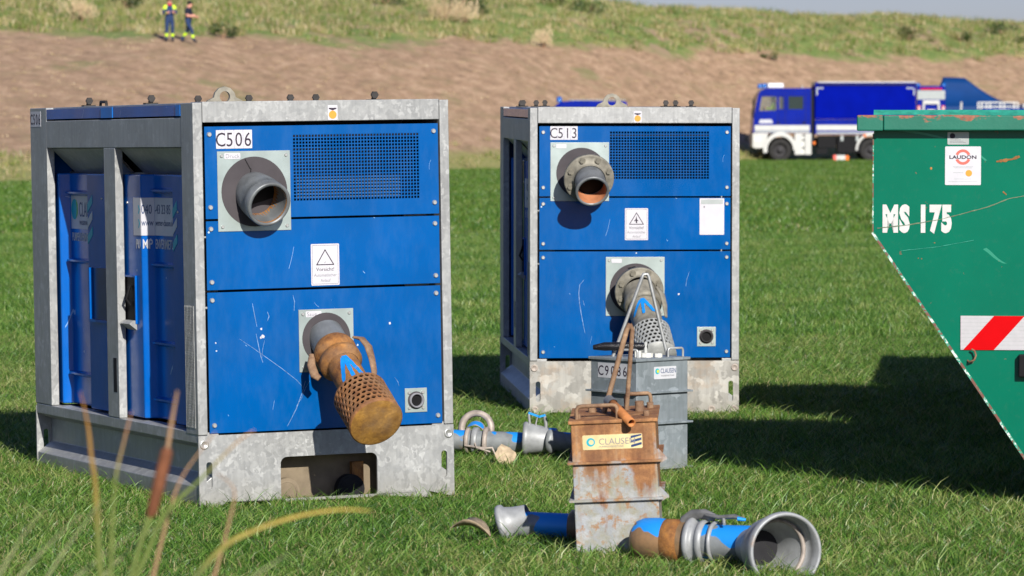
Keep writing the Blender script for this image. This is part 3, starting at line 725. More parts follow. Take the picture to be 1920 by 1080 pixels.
    # ---- pipes
    if old:
        a = Vector((.283, .03, 1.405)); d = Vector((.10, -1, -.36)).normalized(); mx = axis(a, a+d)
        b = MB().lathe([(0, .088), (.06, .098), (.10, .101), (.125, .096), (.132, .102), (.180, .103), (.185, .099), (.185, .088), (.16, .086), (.02, .085)], mx, 48)
        p = b.build('discharge_pipe', 'grey_pipe', R)
        MB().lathe([(.05, .0845), (.0505, 0)], mx, 32).build('pipe_bore', 'black', p)
        MB().lathe([(.178, .0868), (.03, .0848)], mx, 40).build('rusty_lining', 'rust', p)
        a = Vector((.612, .02, .752)); d = Vector((.02, -.845, -.535)).normalized(); mx = axis(a, a+d)
        p = MB().lathe([(0, .082), (.165, .080)], mx, 48).build('suction_pipe', 'grey_pipe', R)
        MB().lathe([(.10, .083), (.115, .092), (.14, .098), (.165, .096), (.172, .088), (.192, .088), (.196, .097), (.226, .097), (.232, .084), (.245, .074)], mx, 48).build('coupling', 'rust', p)
        mz = mx @ Matrix.Rotation(0, 4, 'Z')
        pts = [mx @ Vector(v) for v in ((.075, .075, .13), (.104, .085, .16), (.112, .085, .22), (.108, .065, .29), (.10, .05, .345), (.088, .038, .39))]
        MB().tube(pts, [.012, .021, .022, .018, .016, .012], 10, 0, None, True, .45).build('clamp_lever', 'rust_rod', p)
        pts = [mx @ Vector(v) for v in ((-.10, -.02, .12), (-.118, -.04, .17), (-.122, -.05, .235), (-.105, -.055, .255))]
        MB().tube(pts, [.014, .02, .02, .014], 10, 0, None, True, .6).build('clamp_hook', 'rust_rod', p)
        MB().lathe([(.235, .072), (.42, .072), (.445, .082), (.465, .118)], mx, 48).build('rusty_pipe', 'rust', p)
        wrap_arrow(mx, .0725, .26, .43, p)
        b = MB(); perforated(b, .122, .47, .655, 28, 7, .76, mx)
        b.lathe([(.462, .116), (.466, .1225), (.472, .1222)], mx, 60)
        b.lathe([(.654, .1222), (.668, .123), (.672, .118)], mx, 60)
        tag(b.build('strainer_basket', 'strainer_rust', p), kind=None)
        MB().lathe([(.47, .095), (.64, .095)], mx, 30, cap1=True).build('strainer_core', 'dark', p)
        MB().lathe([(.671, .119), (.673, .115), (.671, .0)], mx, 60).build('end_cap', 'rust_cap', p)
    else:
        p = MB().tube([(.299, .02, 1.42), (.315, -.10, 1.405), (.325, -.16, 1.395)], .09, 32, caps=False).build('discharge_pipe', 'grey_pipe', R)
        a = Vector((.325, -.16, 1.395)); d = Vector((.05, -1, -.30)).normalized(); mx = axis(a, a+d)
        MB().lathe([(-.012, .09), (-.012, .140), (.006, .140), (.008, .145), (.026, .145), (.028, .138), (.028, .10), (.06, .092)], mx, 48).build('flange', 'cast', p)
        for k in range(8):
            an = 2*pi*(k+.5)/8; put(hex_mesh, 'hex_bolt', p, mx @ Matrix.Translation((.120*cos(an), .120*sin(an), .027)))
        a2 = mx @ Vector((0, 0, .05)); d2_ = Vector((.05, -.86, -.5)).normalized(); m2 = axis(a2, a2+d2_)
        n = MB().lathe([(-.02, .088), (.03, .089), (.06, .084), (.09, .088), (.11, .097), (.122, .098), (.125, .092), (.125, .083), (.0, .078)], m2, 48).build('pipe_mouth', 'grey_pipe', p)
        MB().lathe([(.02, .079), (.0205, 0)], m2, 32).build('pipe_bore', 'black', n)
        MB().lathe([(.118, .0825), (.03, .078)], m2, 40).build('rusty_lining', 'rust_lining', n)
        a = Vector((.62, -.13, .745)); d = Vector((.06, -1, -.26)).normalized(); mx = axis(a, a+d)
        p = MB().tube([(.615, .02, .748), (.62, -.10, .746), (.62, -.14, .744)], .09, 32, caps=False).build('suction_pipe', 'grey_pipe', R)
        MB().lathe([(-.012, .09), (-.012, .138), (.006, .138), (.008, .142), (.024, .142), (.026, .136), (.026, .10), (.05, .095)], mx, 48).build('flange', 'cast', p)
        for k in range(8):
            an = 2*pi*(k+.5)/8; put(hex_mesh, 'hex_bolt', p, mx @ Matrix.Translation((.118*cos(an), .118*sin(an), .025)))
        a2 = mx @ Vector((0, 0, .02)); d2_ = Vector((.10, -.72, -.62)).normalized(); m2 = axis(a2, a2+d2_)
        MB().lathe([(0, .096), (.07, .098), (.10, .110), (.13, .108), (.135, .094)], m2, 44).build('coupling', 'cast', p)
        MB().lathe([(.10, .092), (.28, .086), (.32, .095), (.345, .114)], m2, 44).build('painted_pipe', 'cast', p)
        wrap_arrow(m2, .0915, .15, .27, p)
        b = MB(); perforated(b, .115, .345, .54, 26, 7, .76, m2); b.lathe([(.535, .115), (.545, .116), (.548, .0)], m2, 44)
        b.build('strainer_basket', 'strainer_grey', p)
        MB().lathe([(.35, .095), (.535, .095)], m2, 24, cap1=True).build('strainer_core', 'dark', p)
        pts = [m2 @ Vector(v) for v in ((.09, .06, .03), (.112, .05, .08), (.118, .03, .15), (.11, .02, .24))]
        MB().tube(pts, [.012, .02, .018, .01], 10, 0, None, True, .5).build('clamp_lever', 'cast', p)
    return R
def m_arrow(name, base):
    t = NT(name); x, y, z = t.xyz()
    c = t.ramp(t.noise(14, 6, .7), [(.3, tuple(v*.55 for v in base)), (.7, tuple(min(1, v*1.2) for v in base))])
    k = t.math('ADD', t.noise(9, 2, .5), t.math('MULTIPLY', t.math('SUBTRACT', z, .615 if base[0] > base[2] else .60), 2.0))
    c = t.mix(t.ramp(k, [(.55, 0), (.565, 1)]), c, (.01, .27, .75)); t.set('Base Color', c); t.set('Roughness', .6); t.bump(t.noise(50, 4), .4, .002); return t.m
M['rust_painted'] = m_arrow('rust_with_blue_arrow', (.36, .19, .10))
M['pipe_arrow'] = m_arrow('grey_pipe_blue_arrow', (.26, .27, .28))
M['pipe_blue'] = simple('bright_blue', (.005, .16, .55), .4)
M['pipe_bright0'] = simple('blue_arrow_paint', (.005, .20, .60), .5, 0, .15, 20)
M['rust_lining'] = simple('orange_lining', (.42, .17, .08), .7, 0, .2, 20)
skid('large galvanised frame pump unit numbered C506 with a rusty perforated strainer on its lower pipe', (-1.3774, 17.831, 0), (-.0069, -.0139, .4167), 'C506', 'A')
skid('galvanised frame pump unit numbered C513 standing behind the two bins, flanged pipes on its front', (.1032, 23.48, 0), (.0074, 0, .0747), 'C513', 'B')

# ------------------------------------------------------------------ the two strainer bins
def bin_box(label, pos, rot, mats, V):
    body, rod = mats; Wd, Dp, Hh = (.345, .40, .572) if V == 'rusty' else (.347, .347, .57)
    x, y = Wd/2, Dp/2
    R = empty('settling_bin', pos, rot, label, 'metal bin', 'ribbed metal bins between the pumps')
    ins = .006
    b = MB().box(-x+ins, x-ins, -y+ins, y-ins, .0, Hh-.012); b.build('body', body, R, .004)
    MB().box(-x-.004, x+.004, -y-.004, y+.004, Hh-.014, Hh).build('lid', body, R, .003)
    for z in ((.405, .255, .035)): MB().box(-x-.013, x+.013, -y-.013, y+.013, z-.005, z+.004).build('rib', body, R, .001)
    for sx, sy in ((1, -1),) if V == 'rusty' else ():
        b = MB()
        for z in (.405, .255): b.prism([(x-.03, z-.035), (x+.034, z), (x+.034, z+.006), (x+.002, z+.042), (x-.03, z+.042)], -.003, .003, 0, frame((0, -y+.02, 0), (1, 0, 0), (0, 0, 1)))
        b.build('gusset', body, R)
    ca, sa = cos(-rot[2]), sin(-rot[2])
    loc = lambda px, py, z: (px*ca-py*sa, px*sa+py*ca, z)
    def U(p, q, h, r=.008, nm='lifting_handle', m=rod):
        p = Vector(p); q = Vector(q); u = Vector((0, 0, h)); k = (q-p)*.10
        MB().tube([p, p+u*.75, p+u*.95+k*.4, p+u+k, q+u-k, q+u*.95-k*.4, q+u*.75, q], r, 8).build(nm, m, R)
    if V == 'rusty':
        U((-x+.03, -y+.05, Hh-.004), (x*.1, -y+.05, Hh-.004), .055); U((x*.25, y-.06, Hh-.004), (x-.03, y-.06, Hh-.004), .06)
        # inverted V lifting rod
        ap = Vector((.075, .06, Hh+.345))
        MB().tube([(-.045, .02, Hh-.01), ap-Vector((.012, .01, .02)), ap+Vector((0, 0, .0))], .0105, 10).build('lifting_rod', rod, R)
        MB().tube([ap, ap+Vector((.010, .0, -.02)), (.045, .09, Hh-.01)], .0095, 10).build('lifting_rod', rod, R)
        # loose spout tube on the lid
        a = Vector((-.02, -.02, Hh+.055)); q = Vector((.075, -y-.05, Hh-.01)); mx = axis(a, q)
        l = (q-a).length
        t_ = MB().lathe([(0, .012), (0, .019), (l, .0175), (l, .013), (.02, .013)], mx, 24).build('spout_tube', 'spout', R)
        MB().lathe([(.0, .0215), (.05, .0215)], mx, 24).build('tube_sleeve', 'grey_pipe', t_)
        MB().lathe([(l-.03, .013), (l-.0295, 0)], mx, 20).build('tube_bore', 'black', t_)
        for px, py, r, h in ((.01, -.02, .022, .03), (.10, .03, .018, .04), (-.09, .05, .016, .02), (.13, -.12, .012, .02), (.14, .12, .014, .022), (-.14, -.14, .012, .02)):
            MB().lathe([(-.002, r), (h, r)], Matrix.Translation((px, py, Hh)), 14, cap1=True).build('lid_bolt', rod, R)
    else:
        fr = loc(-.132, 0, 0); fl = loc(.140, .0, 0); ap = loc(.03, 0, 0)
        A = Vector((fr[0], fr[1], Hh-.01)); B = Vector((fl[0], fl[1], Hh-.01)); P = Vector((ap[0], ap[1], Hh+.405)); t = (B-A).normalized()*.016
        MB().tube([A, P-t-Vector((0, 0, .018)), P-t*.6-Vector((0, 0, .004)), P+t*.6-Vector((0, 0, .004)), P+t-Vector((0, 0, .018)), B], .0085, 10).build('lifting_rod', 'galv_rod', R)
        a = loc(-.09, -.10, 0); q = loc(-.012, -.13, 0)
        U((a[0], a[1], Hh-.004), (q[0], q[1], Hh-.004), .042, .006, 'lifting_handle', 'galv_rod')
        a = loc(.14, -.02, 0); q = loc(.225, .0, 0)
        U((a[0], a[1], Hh-.004), (q[0]*.98, q[1]*.9, Hh-.004), .045, .006, 'lifting_handle', 'galv_rod')
        MB().tube([loc(-.225, -.02, Hh+.045), loc(-.17, -.03, Hh+.05), loc(-.08, -.03, Hh+.052), loc(.04, -.02, Hh+.05)], [.012, .022, .021, .018], 10).build('taped_hose', 'tape', R)
        for px, r, h in ((.035, .03, .02), (-.01, .018, .03), (.09, .02, .018)):
            q = loc(px, -.06, 0); MB().lathe([(-.002, r), (h, r)], Matrix.Translation((q[0], q[1], Hh)), 8, cap1=True, smooth=False).build('white_fitting', 'offwhite', R)
        q = loc(.03, -.03, 0); MB().lathe([(0, .012), (.07, .009), (.075, .0)], Matrix.Translation((q[0], q[1], Hh)), 12).build('valve_stem', 'strainer_grey', R)
    if V == 'rusty':
        mx = off(frame((0, -y+ins, 0), (1, 0, 0), (0, 0, 1)), -x+.05, .455, 0)
        s_ = sticker('company_sticker', .235, .058, 'oldsticker', R, mx)
        flat('logo_ring', circ(.032, .030, .017, 20), 'teal', s_, mx); flat('logo_core', circ(.034, .030, .010, 20), 'oldsticker', s_, mx, .0018, .0020)
        text('CLAUSEN', .026, 'inkgrey', s_, off(mx, .063, .019, .0015), .95); text('PUMPENVERMIETUNG', .008, 'inkgrey', s_, off(mx, .064, .007, .0015), .9)
        for k in range(3): flat('stripe', [(.19, .004+k*.018), (.232, .014+k*.018), (.232, .024+k*.018 if k < 2 else .056), (.19, .014+k*.018)], 'navyink', s_, mx)
    else:
        mx = off(frame((-x+ins, y, 0), (0, -1, 0), (0, 0, 1)), .06, .47, 0)
        for k, ch in enumerate('C9086'):
            t_ = sticker('number_tile', .0435, .072, 'whiteink', R, off(mx, k*.044, 0), rad=.001); text(ch, .050, 'ink', t_, off(mx, (k+.5)*.044, .012, .0015), .9, .0002, 'CENTER')
        mx = off(frame((0, -y+ins, 0), (1, 0, 0), (0, 0, 1)), -.055, .468, 0)
        s_ = sticker('company_sticker', .145, .060, 'whiteink', R, mx)
        flat('logo_ring', circ(.022, .038, .014, 20), 'teal', s_, mx); flat('logo_core', circ(.025, .038, .008, 20), 'yellow', s_, mx, .0018, .0020)
        text('CLAUSEN', .024, 'navyink', s_, off(mx, .042, .028, .0015), .72); text('WASSERHALTUNG', .008, 'inkgrey', s_, off(mx, .044, .012, .0015), .95)
    return R
M['spout'] = simple('spout_rust', (.42, .16, .05), .7, 0, .3, 24, .3)
M['galv_rod'] = simple('zinc_rod', (.36, .37, .37), .4, .4, .15, 30)
bin_box('rusty ribbed metal bin in front, tilted, with an orange spout tube on its lid', (.434, 16.10, -.015), (.06, -.045, -.06), ('rust_bin', 'rust_rod'), 'rusty')
bin_box('dark grey zinc bin numbered C9086 with a tall silver lifting rod, behind the rusty bin', (.621, 19.745, 0), (0, 0, radians(40)), ('bin_grey', 'galv_rod'), 'grey')

# ------------------------------------------------------------------ pipes lying in the grass
def pipe_front():
    R = empty('pipe_assembly', (.9, 15.5, 0), (0, 0, 0), 'blue daubed pipe with wide grey bell mouth, in front of the rusty bin', 'pipe', 'pipes lying on the grass')
    o = Vector((.9, 15.5, 0)); v = lambda *a: Vector(a)-o
    a, b_ = v(.475, 15.74, .085), v(.96, 15.51, .09); mx = axis(a, b_); l = (b_-a).length
    p = MB().lathe([(0, .0), (.0, .05), (.02, .075), (.05, .086), (.10, .088), (.15, .083), (.17, .078), (.235, .075)], mx, 40).build('rusty_socket', 'rust_socket', R)
    MB().lathe([(.135, .080), (.14, .086), (.19, .085), (.205, .079)], mx, 40).build('rust_collar', 'rust', R)
    MB().lathe([(.22, .068), (l-.03, .070)], mx, 40).build('pipe', 'pipeA', R)
    MB().lathe([(.235, .076), (.238, .092), (.252, .095), (.262, .090), (.264, .078), (.285, .078), (.288, .086), (.305, .087), (.312, .078)], mx, 40).build('coupling_ring', 'bell', R)
    MB().lathe([(.335, .072), (.337, .082), (.347, .083), (.35, .072)], mx, 40).build('coupling_ring', 'bell', R)
    zt = .098
    pts = [mx @ Vector((0, 0, s)) + Vector((0, -.0, h)) for s, h in ((.20, .05), (.215, .083), (.25, .105), (.30, .108), (.34, .095))]
    lv = MB().tube(pts, [.014, .02, .022, .022, .018], 10, 0, None, True, .6).build('clamp_lever', 'dark_steel', R)
    pts = [mx @ Vector((0, 0, s)) + Vector((0, -.02, h)) for s, h in ((.30, .108), (.36, .100), (.42, .105), (.455, .098))]
    MB().tube(pts, [.010, .014, .016, .010], 10, 0, None, True, .6).build('lever_arm', 'dark_steel', lv)
    MB().tube([pts[3]-Vector((.02, 0, 0)), pts[3]+Vector((.012, -.004, -.004))], [.0145, .009], 10, 0, None, True, .6).build('lever_tip', 'pipe_bright', lv)
    MB().tube([mx @ Vector((.07*cos(t), .07*sin(t)+.03, .33+.03*t)) for t in [k*.4+.4 for k in range(6)]], .006, 8).build('clamp_wire', 'bell', R)
    a, b_ = v(.935, 15.42, .088), v(1.03, 15.155, .100); mx = axis(a, b_); l = (b_-a).length
    q = MB().lathe([(-.05, .070), (.02, .078), (.07, .098), (.12, .118), (.17, .129), (l-.055, .130), (l-.05, .142), (l-.03, .148), (l-.006, .146), (l, .140), (l-.006, .132), (l-.05, .126), (l-.10, .121), (l-.102, .107), (l-.11, .103), (l-.18, .080), (l-.25, .066)], mx, 64).build('bell_mouth', 'bell', R)
    MB().lathe([(l-.098, .114), (l-.085, .116), (l-.083, .105), (l-.10, .104)], mx, 56).build('seal_ring', 'collar', q)
    MB().lathe([(l-.24, .067), (l-.2401, 0)], mx, 30).build('bore', 'dark', q)
def pipe_left():
    R = empty('pipe_assembly', (.1, 16.5, 0), (0, 0, 0), 'dark shaded pipe ending behind the left side of the rusty bin', 'pipe', 'pipes lying on the grass')
    o = Vector((.1, 16.5, 0)); v = lambda *a: Vector(a)-o
    a, b_ = v(-.015, 16.50, .072), v(.42, 16.42, .06); mx = axis(a, b_)
    MB().lathe([(.05, .052), (.42, .052)], mx, 36, cap1=True).build('pipe', 'pipeA', R)
    MB().lathe([(.25, .053), (.26, .068), (.33, .074), (.42, .074)], mx, 36).build('rusty_socket', 'rust_socket', R)
    m2 = mx @ Matrix.Rotation(-.35, 4, 'X')
    MB().lathe([(-.03, .072), (-.03, .082), (-.018, .085), (-.008, .083), (.0, .070), (.03, .062), (.06, .056), (.09, .053)], m2, 40).lathe([(-.035, .066), (.02, .06), (.05, .05)], m2, 40).build('bell_end', 'bell', R)
def pipe_back():
    R = empty('pipe_assembly', (0, 20.5, 0), (0, 0, 0), 'grey and blue coupled pipe lying between the two pump units', 'pipe', 'pipes lying on the grass')
    o = Vector((0, 20.5, 0)); v = lambda *a: Vector(a)-o
    a, b_ = v(-.42, 20.60, .10), v(.10, 20.50, .085); mx = axis(a, b_)
    MB().lathe([(0, .052), (.52, .054)], mx, 32, cap0=True).build('pipe', 'pipeB', R)
    for s, r, w_ in ((.19, .066, .02), (.225, .070, .03), (.285, .074, .022)):
        MB().lathe([(s, .05), (s, r-.004), (s+.004, r), (s+w_-.004, r), (s+w_, r-.004), (s+w_, .05)], mx, 36).build('coupling_ring', 'collar' if r != .070 else 'bell', R)
    c = v(-.18, 20.70, .145); m3 = axis(c, c+Vector((-.25, -1, .18)))
    MB().lathe([(-.02, .088), (.0, .094), (.02, .094), (.03, .086), (.03, .066), (.0, .062), (-.02, .07), (-.02, .088)], m3, 44).build('socket_ring', 'collar', R)
    MB().lathe([(.0, .045), (.04, .052), (.07, .05)], axis(c, v(-.2, 20.58, .10)), 30).build('elbow', 'ring_paint', R)
    MB().tube([v(-.24, 20.50, .075), v(-.14, 20.47, .062), v(-.10, 20.46, .066), v(-.085, 20.46, .03)], .006, 8).tube([v(-.19, 20.49, .09), v(-.18, 20.47, .065), v(-.11, 20.46, .045)], .005, 8).build('clamp_loop', 'collar', R)
    a, b_ = v(.065, 20.44, .115), v(.30, 20.36, .10); m4 = axis(a, b_) @ Matrix.Rotation(.28, 4, 'Y')
    MB().lathe([(-.01, .060), (-.01, .080), (.0, .086), (.012, .084), (.02, .078), (.12, .062), (.16, .060)], m4, 44).build('flared_socket', 'bell', R)
    MB().lathe([(.13, .061), (.135, .066), (.16, .066), (.165, .05), (.45, .048)], axis(a, b_), 36, cap1=True).build('pipe', 'pipeB', R)
    lv = MB().box(-.002, .055, -.006, .006, -.004, .006, 0, Matrix.Translation(v(.085, 20.42, .245)) @ Matrix.Rotation(.35, 4, 'Y')).build('clamp_lever', 'pipe_bright', R)
    MB().box(.0, .035, -.006, .006, -.004, .006, 0, Matrix.Translation(v(.135, 20.42, .225)) @ Matrix.Rotation(-.25, 4, 'Y')).build('lever_arm', 'pipe_bright', lv)
    MB().tube([v(.165, 20.42, .23), v(.172, 20.42, .19), v(.17, 20.42, .14)], .009, 8, 0, None, True, .6).tube([v(.085, 20.42, .24), v(.09, 20.42, .19), v(.08, 20.42, .15)], .007, 8).tube([v(.13, 20.42, .23), v(.12, 20.42, .19), v(.13, 20.42, .15)], .004, 6).build('lever_link', 'galv_rod', lv)
M['rust_socket'] = m_pipe('rusty_socket', grey=(.15, .105, .06), blue=.13, rust=.9, off=5.2)
M['ring_paint'] = m_pipe('painted_ring', grey=(.34, .30, .27), blue=-1.0, rust=.2, off=2.2)
M['dark_steel'] = simple('dark_steel', (.16, .16, .16), .5, .3, .3, 20, .3)
M['pipe_bright'] = simple('blue_daub', (.01, .27, .72), .5, 0, .15, 20)
pipe_front(); pipe_left(); pipe_back()

# dry leaves on the grass
M['dryleaf'] = simple('dry_leaf', (.42, .33, .22), .8, 0, .3, 40, .4)
def leafpiece(loc, rz, s, tilt, lab):
    b = MB(); rr = random.Random(int(s*1000)); V_ = []; n = 9
    for i in range(n):
        t = i/(n-1); wd = s*.42*sin(pi*min(1, t*1.05+.02))**.7*rr.uniform(.8, 1.1)
        z = s*.18*sin(t*3.0); V_ += [(-wd, s*(t-.5), z+wd*.5), (0, s*(t-.5), z), (wd, s*(t-.5), z+wd*.45)]
    F_ = [(3*i+k, 3*i+k+1, 3*i+4+k, 3*i+3+k) for i in range(n-1) for k in (0, 1)]
    b.add(V_, F_, 0, True); o = b.build('dry_leaf', 'dryleaf', None, 0, None, .0012); o.location = loc; o.rotation_euler = (tilt, 0, rz)
    tag(o, lab, 'leaf', 'dry leaves on the grass')
leafpiece((-.17, 16.28, .055), 1.35, .17, .15, 'pale curled dry leaf on the grass left of the rusty bin')
leafpiece((-.045, 20.0, .06), .3, .13, 1.1, 'upright triangular dry leaf in front of the pipe between the pumps')

# ------------------------------------------------------------------ the skip
def skip(label, oy, ox=0., detail=True, depth=1.85, group='green skips'):
    R = empty('skip', (1.597+ox, oy, 0), (0, 0, radians(-6.5)), label, 'skip', group)
    F = lambda z=0.: frame((-1.597, -z, 0), (1, 0, 0), (0, 0, 1))
    A, B_ = 1.597, 6.2; side_poly = [(A, 1.69), (A, 1.227), (2.427, .0), (B_-.83, 0), (B_, 1.227), (B_, 1.69)]
    MB().prism([(x, y) for x, y in side_poly][::-1], 0, .006, 0, F(0)).build('near_wall', 'green', R, 0)
    MB().prism([(x, y) for x, y in side_poly][::-1], -depth, -depth+.006, 0, F(0)).build('far_wall', 'green', R, 0)
    # end plates and floor, 6 mm sheet
    def sheet(p, q, nm):
        p = Vector(p); q = Vector(q); d = (q-p).normalized(); n = Vector((d.y, -d.x))*.006
        MB().prism([tuple(p), tuple(q), tuple(q+n), tuple(p+n)], -depth+.0065, -.0005, 0, F(0)).build(nm, 'green', R)
    sheet((A+.001, 1.227), (A+.001, 1.69), 'end_wall'); sheet((2.427, .001), (A+.001, 1.227), 'sloping_end')
    sheet((B_-.83, .001), (2.427, .001), 'floor'); sheet((B_, 1.227), (B_-.83, .001), 'sloping_end'); sheet((B_, 1.69), (B_, 1.227), 'end_wall')
    MB().box(1.640-1.597, B_-1.597-.04, -.075, .0, 1.674, 1.741).build('rim_tube', 'green_rim', R, .006)
    b = MB().box(1.524-1.597, 1.6385-1.597, -.078, depth+.07, 1.672, 1.742); b.build('rim_tube', 'green_rim', R, .006)
    b = MB().box(B_-.039-1.597, B_+.075-1.597, -.078, depth+.07, 1.672, 1.742); b.build('rim_tube', 'green_rim', R, .006)
    MB().box(1.640-1.597, B_-.04-1.597, depth, depth+.075, 1.674, 1.741).build('rim_tube', 'green_rim', R, .006)
    MB().prism([(0, 0), (.045, 0), (.045, .022)], 0, B_-1.597, 0, frame((0, -.06, 1.7425), (0, 1, 0), (0, 0, 1))).build('rim_lip', 'sunlit_green_lip', R)
    if not detail: return R
    b = MB()
    def bar(p, q, w_=.012):
        p = Vector(p); q = Vector(q); d = (q-p).normalized(); n = Vector((d.y, -d.x))*w_
        b.prism([tuple(p), tuple(q), tuple(q-n), tuple(p-n)][::-1], .0062, .0085, 0, F(0))
    bar((1.597, 1.227), (1.597, 1.66), .005); bar((2.427, .0), (1.597, 1.227), .011); b.build('chipped_edge', 'edge', R)
    s = off(F(0), 0, 0, .006)
    # hazard board
    hx, hz, hw, hh = 1.981, .708, .56, .150
    bd = MB().box(hx-1.597, hx+hw-1.597, -.012, -.0062, hz, hz+hh).build('hazard_board', 'hazwhite', R)
    mx = off(s, hx, hz, .0061)
    for x0 in (.012, .277):
        flat('red_stripe', [(x0, 0), (x0+.134, 0), (x0+.268, hh), (x0+.134, hh)], 'red', bd, mx, 0, .0006)
    for k in range(9):
        MB().box(0, hw, k*.0165+.005, k*.0165+.0058, .0001, .0004, 0, mx).build('score_line', 'silver', bd)
    # stickers
    mx = off(s, 1.910, 1.434, .0002); st_ = sticker('maker_sticker', .157, .170, 'white', R, mx)
    ring = lambda r0, r1, a0, a1: [(r1*cos(a0+(a1-a0)*k/16), r1*sin(a0+(a1-a0)*k/16)) for k in range(17)]+[(r0*cos(a1-(a1-a0)*k/16), r0*sin(a1-(a1-a0)*k/16)) for k in range(17)]
    for a0, a1 in ((.35, pi-.35), (pi+.35, 2*pi-.35)):
        flat('red_arc', ring(.022, .034, a0, a1), 'pink', st_, off(mx, .078, .123))
    text('LAUDON', .0155, 'ink', st_, off(mx, .078, .1155, .0016), 1.35, .0006, 'CENTER')
    flat('orange_seal', circ(.104, .052, .0145, 20), 'orange', st_, mx)
    for x0, x1, z in ((.035, .122, .080), (.04, .118, .075), (.036, .080, .054), (.04, .115, .026), (.014, .142, .014)):
        flat('small_print', [(x0, z), (x1, z), (x1, z+.0016), (x0, z+.0016)], 'silver', st_, mx)
    mx = off(s, 1.920, 1.612, .0002); st_ = sticker('rating_plate', .094, .055, 'silver', R, mx)
    flat('black_mark', circ(.022, .038, .012, 16), 'ink', st_, mx)
    for k in range(4): flat('small_print', [(.01, .008+k*.006), (.08-.01*k, .008+k*.006), (.08-.01*k, .010+k*.006), (.01, .010+k*.006)], 'inkgrey', st_, mx)
    # big number: heavy condensed lettering
    text('MS 175', .112, 'lip', R, off(s, 1.636, 1.233, .0012), .58, .0098, 'LEFT', 'lettering', 1.16)
    def ribbon(pts, w_, mat, nm):
        V_ = []; n_ = len(pts)
        for i, p in enumerate(pts):
            a = Vector(pts[max(i-1, 0)]); c = Vector(pts[min(i+1, n_-1)]); d = (c-a).normalized(); n = Vector((-d.y, d.x))*w_*.5*random.uniform(.4, 1.2)
            V_ += [tuple(s @ Vector((p[0]-n.x, p[1]-n.y, .0022))), tuple(s @ Vector((p[0]+n.x, p[1]+n.y, .0022)))]
        MB().add(V_, [(2*i, 2*i+1, 2*i+3, 2*i+2) for i in range(n_-1)]).build(nm, mat, R)
    px = lambda x, y: ((x-960)/424.6, 1.7-(y-234)/424.6)
    import itertools
    def dense(P, n=10):
        out = []
        for (a, b2), (c, d) in zip(P, P[1:]):
            for k in range(n): out.append((a+(c-a)*k/n, b2+(d-b2)*k/n+random.uniform(-.0008, .0008)))
        return out+[P[-1]]
    ribbon(dense([px(*p) for p in ((1645, 428), (1700, 422), (1760, 412), (1850, 388), (1890, 372), (1925, 366), (2010, 350))]), .0045, 'scratch_green', 'scratch')
    ribbon(dense([px(*p) for p in ((1690, 470), (1760, 462), (1825, 450))]), .002, 'scratch_pale', 'scratch')
    ribbon(dense([px(*p) for p in ((1866, 303), (1880, 301), (1895, 299), (1909, 293))], 6), .012, 'rust', 'rust_scrape')
    ribbon(dense([px(*p) for p in ((1879, 359), (1885, 365))], 4), .006, 'rust', 'rust_scrape')
    for x, y, r in ((1745, 316, .006), (1752, 455, .003), (1728, 485, .003), (1722, 484, .003), (1783, 385, .003)):
        p = px(x, y); flat('rust_spot', [(r*cos(a)*random.uniform(.7, 1.1), r*sin(a)*random.uniform(.7, 1.1)) for a in [2*pi*k/7 for k in range(7)]], 'rust', R, off(s, p[0], p[1], 0), .0002, .001)
    MB().tube([(.415, -.004, .66), (.425, -.03, .655), (.445, -.035, .665), (.452, -.03, .685), (.445, -.03, .705), (.432, -.03, .712)], .0045, 8).build('wire_hook', 'rust_rod', R)
    MB().box(2.235-1.597, 2.33-1.597, -.05, -.0062, .59, .69).build('bracket', 'black', R, .006)
    return R
M['sunlit_green_lip'] = simple('sunlit_green_lip', (.03, .27, .19), .5, 0, .3, 25)  # brighter than the skip green: light caught by the bevel is in the colour
M['scratch_green'] = simple('scratch_tone', (.13, .17, .10), .6, 0, .5, 30)
M['scratch_pale'] = simple('pale_scratch', (.03, .27, .19), .6, 0, .3, 30)
skip('green steel skip lettered MS 175 with a red and white hazard board', 17.9)
skip('second green skip unseen behind the lettered one, added for its shadow', 21.1, .78, False, 1.7)  # hidden from view; added so that its shadow falls on the grass
skip('third green skip, unseen at the right behind the second, added to extend the shadow', 23.0, 1.8, False, 3.0)  # added out of view to cast the farther part of the shadow

# ------------------------------------------------------------------ vehicles in the distance
def m_truckblue():
    t = NT('truck_blue'); t.set('Base Color', t.mix(1., (.0, .010, .22), t.ramp(t.noise(1.2, 3), [(.3, .85), (.7, 1.15)]), 'MULTIPLY'))
    t.set('Roughness', .2); t.set('Specular IOR Level', .25); t.bump(t.noise(1.5, 2), .3, .03); return t.m
M['tblue'] = m_truckblue()
M['tarp'] = simple('blue_tarpaulin', (.0, .005, .225), .6, 0, .12, 1.2, .2, .02)
M['tent'] = simple('tent_fabric', (.0, .035, .15), .6, 0, .10, 1.5, .1)
M['twhite'] = simple('white_bodywork', (.50, .50, .47), .4, 0, .08, 2)
M['tyre'] = simple('tyre', (.022, .021, .02), .8, 0, .3, 12, .3)
M['rim'] = simple('dark_rim', (.035, .033, .035), .6, .1, .2, 8)
M['beacon'] = simple('blue_beacon', (.0, .10, .38), .2, 0, .1)
M['lampwhite'] = simple('light_bar_white', (.70, .72, .74), .35, 0, .05)
M['amber'] = simple('amber_lamp', (.7, .16, .02), .4)
def glassmat():
    t = NT('vehicle_glass'); t.set('Base Color', (.55, .62, .60)); t.set('Roughness', .05); t.set('Transmission Weight', .85); t.set('IOR', 1.05); t.set('Alpha', .55); return t.m
M['glass'] = glassmat()
M['darkglass'] = simple('dark_glass', (.02, .035, .035), .12, 0, .1)
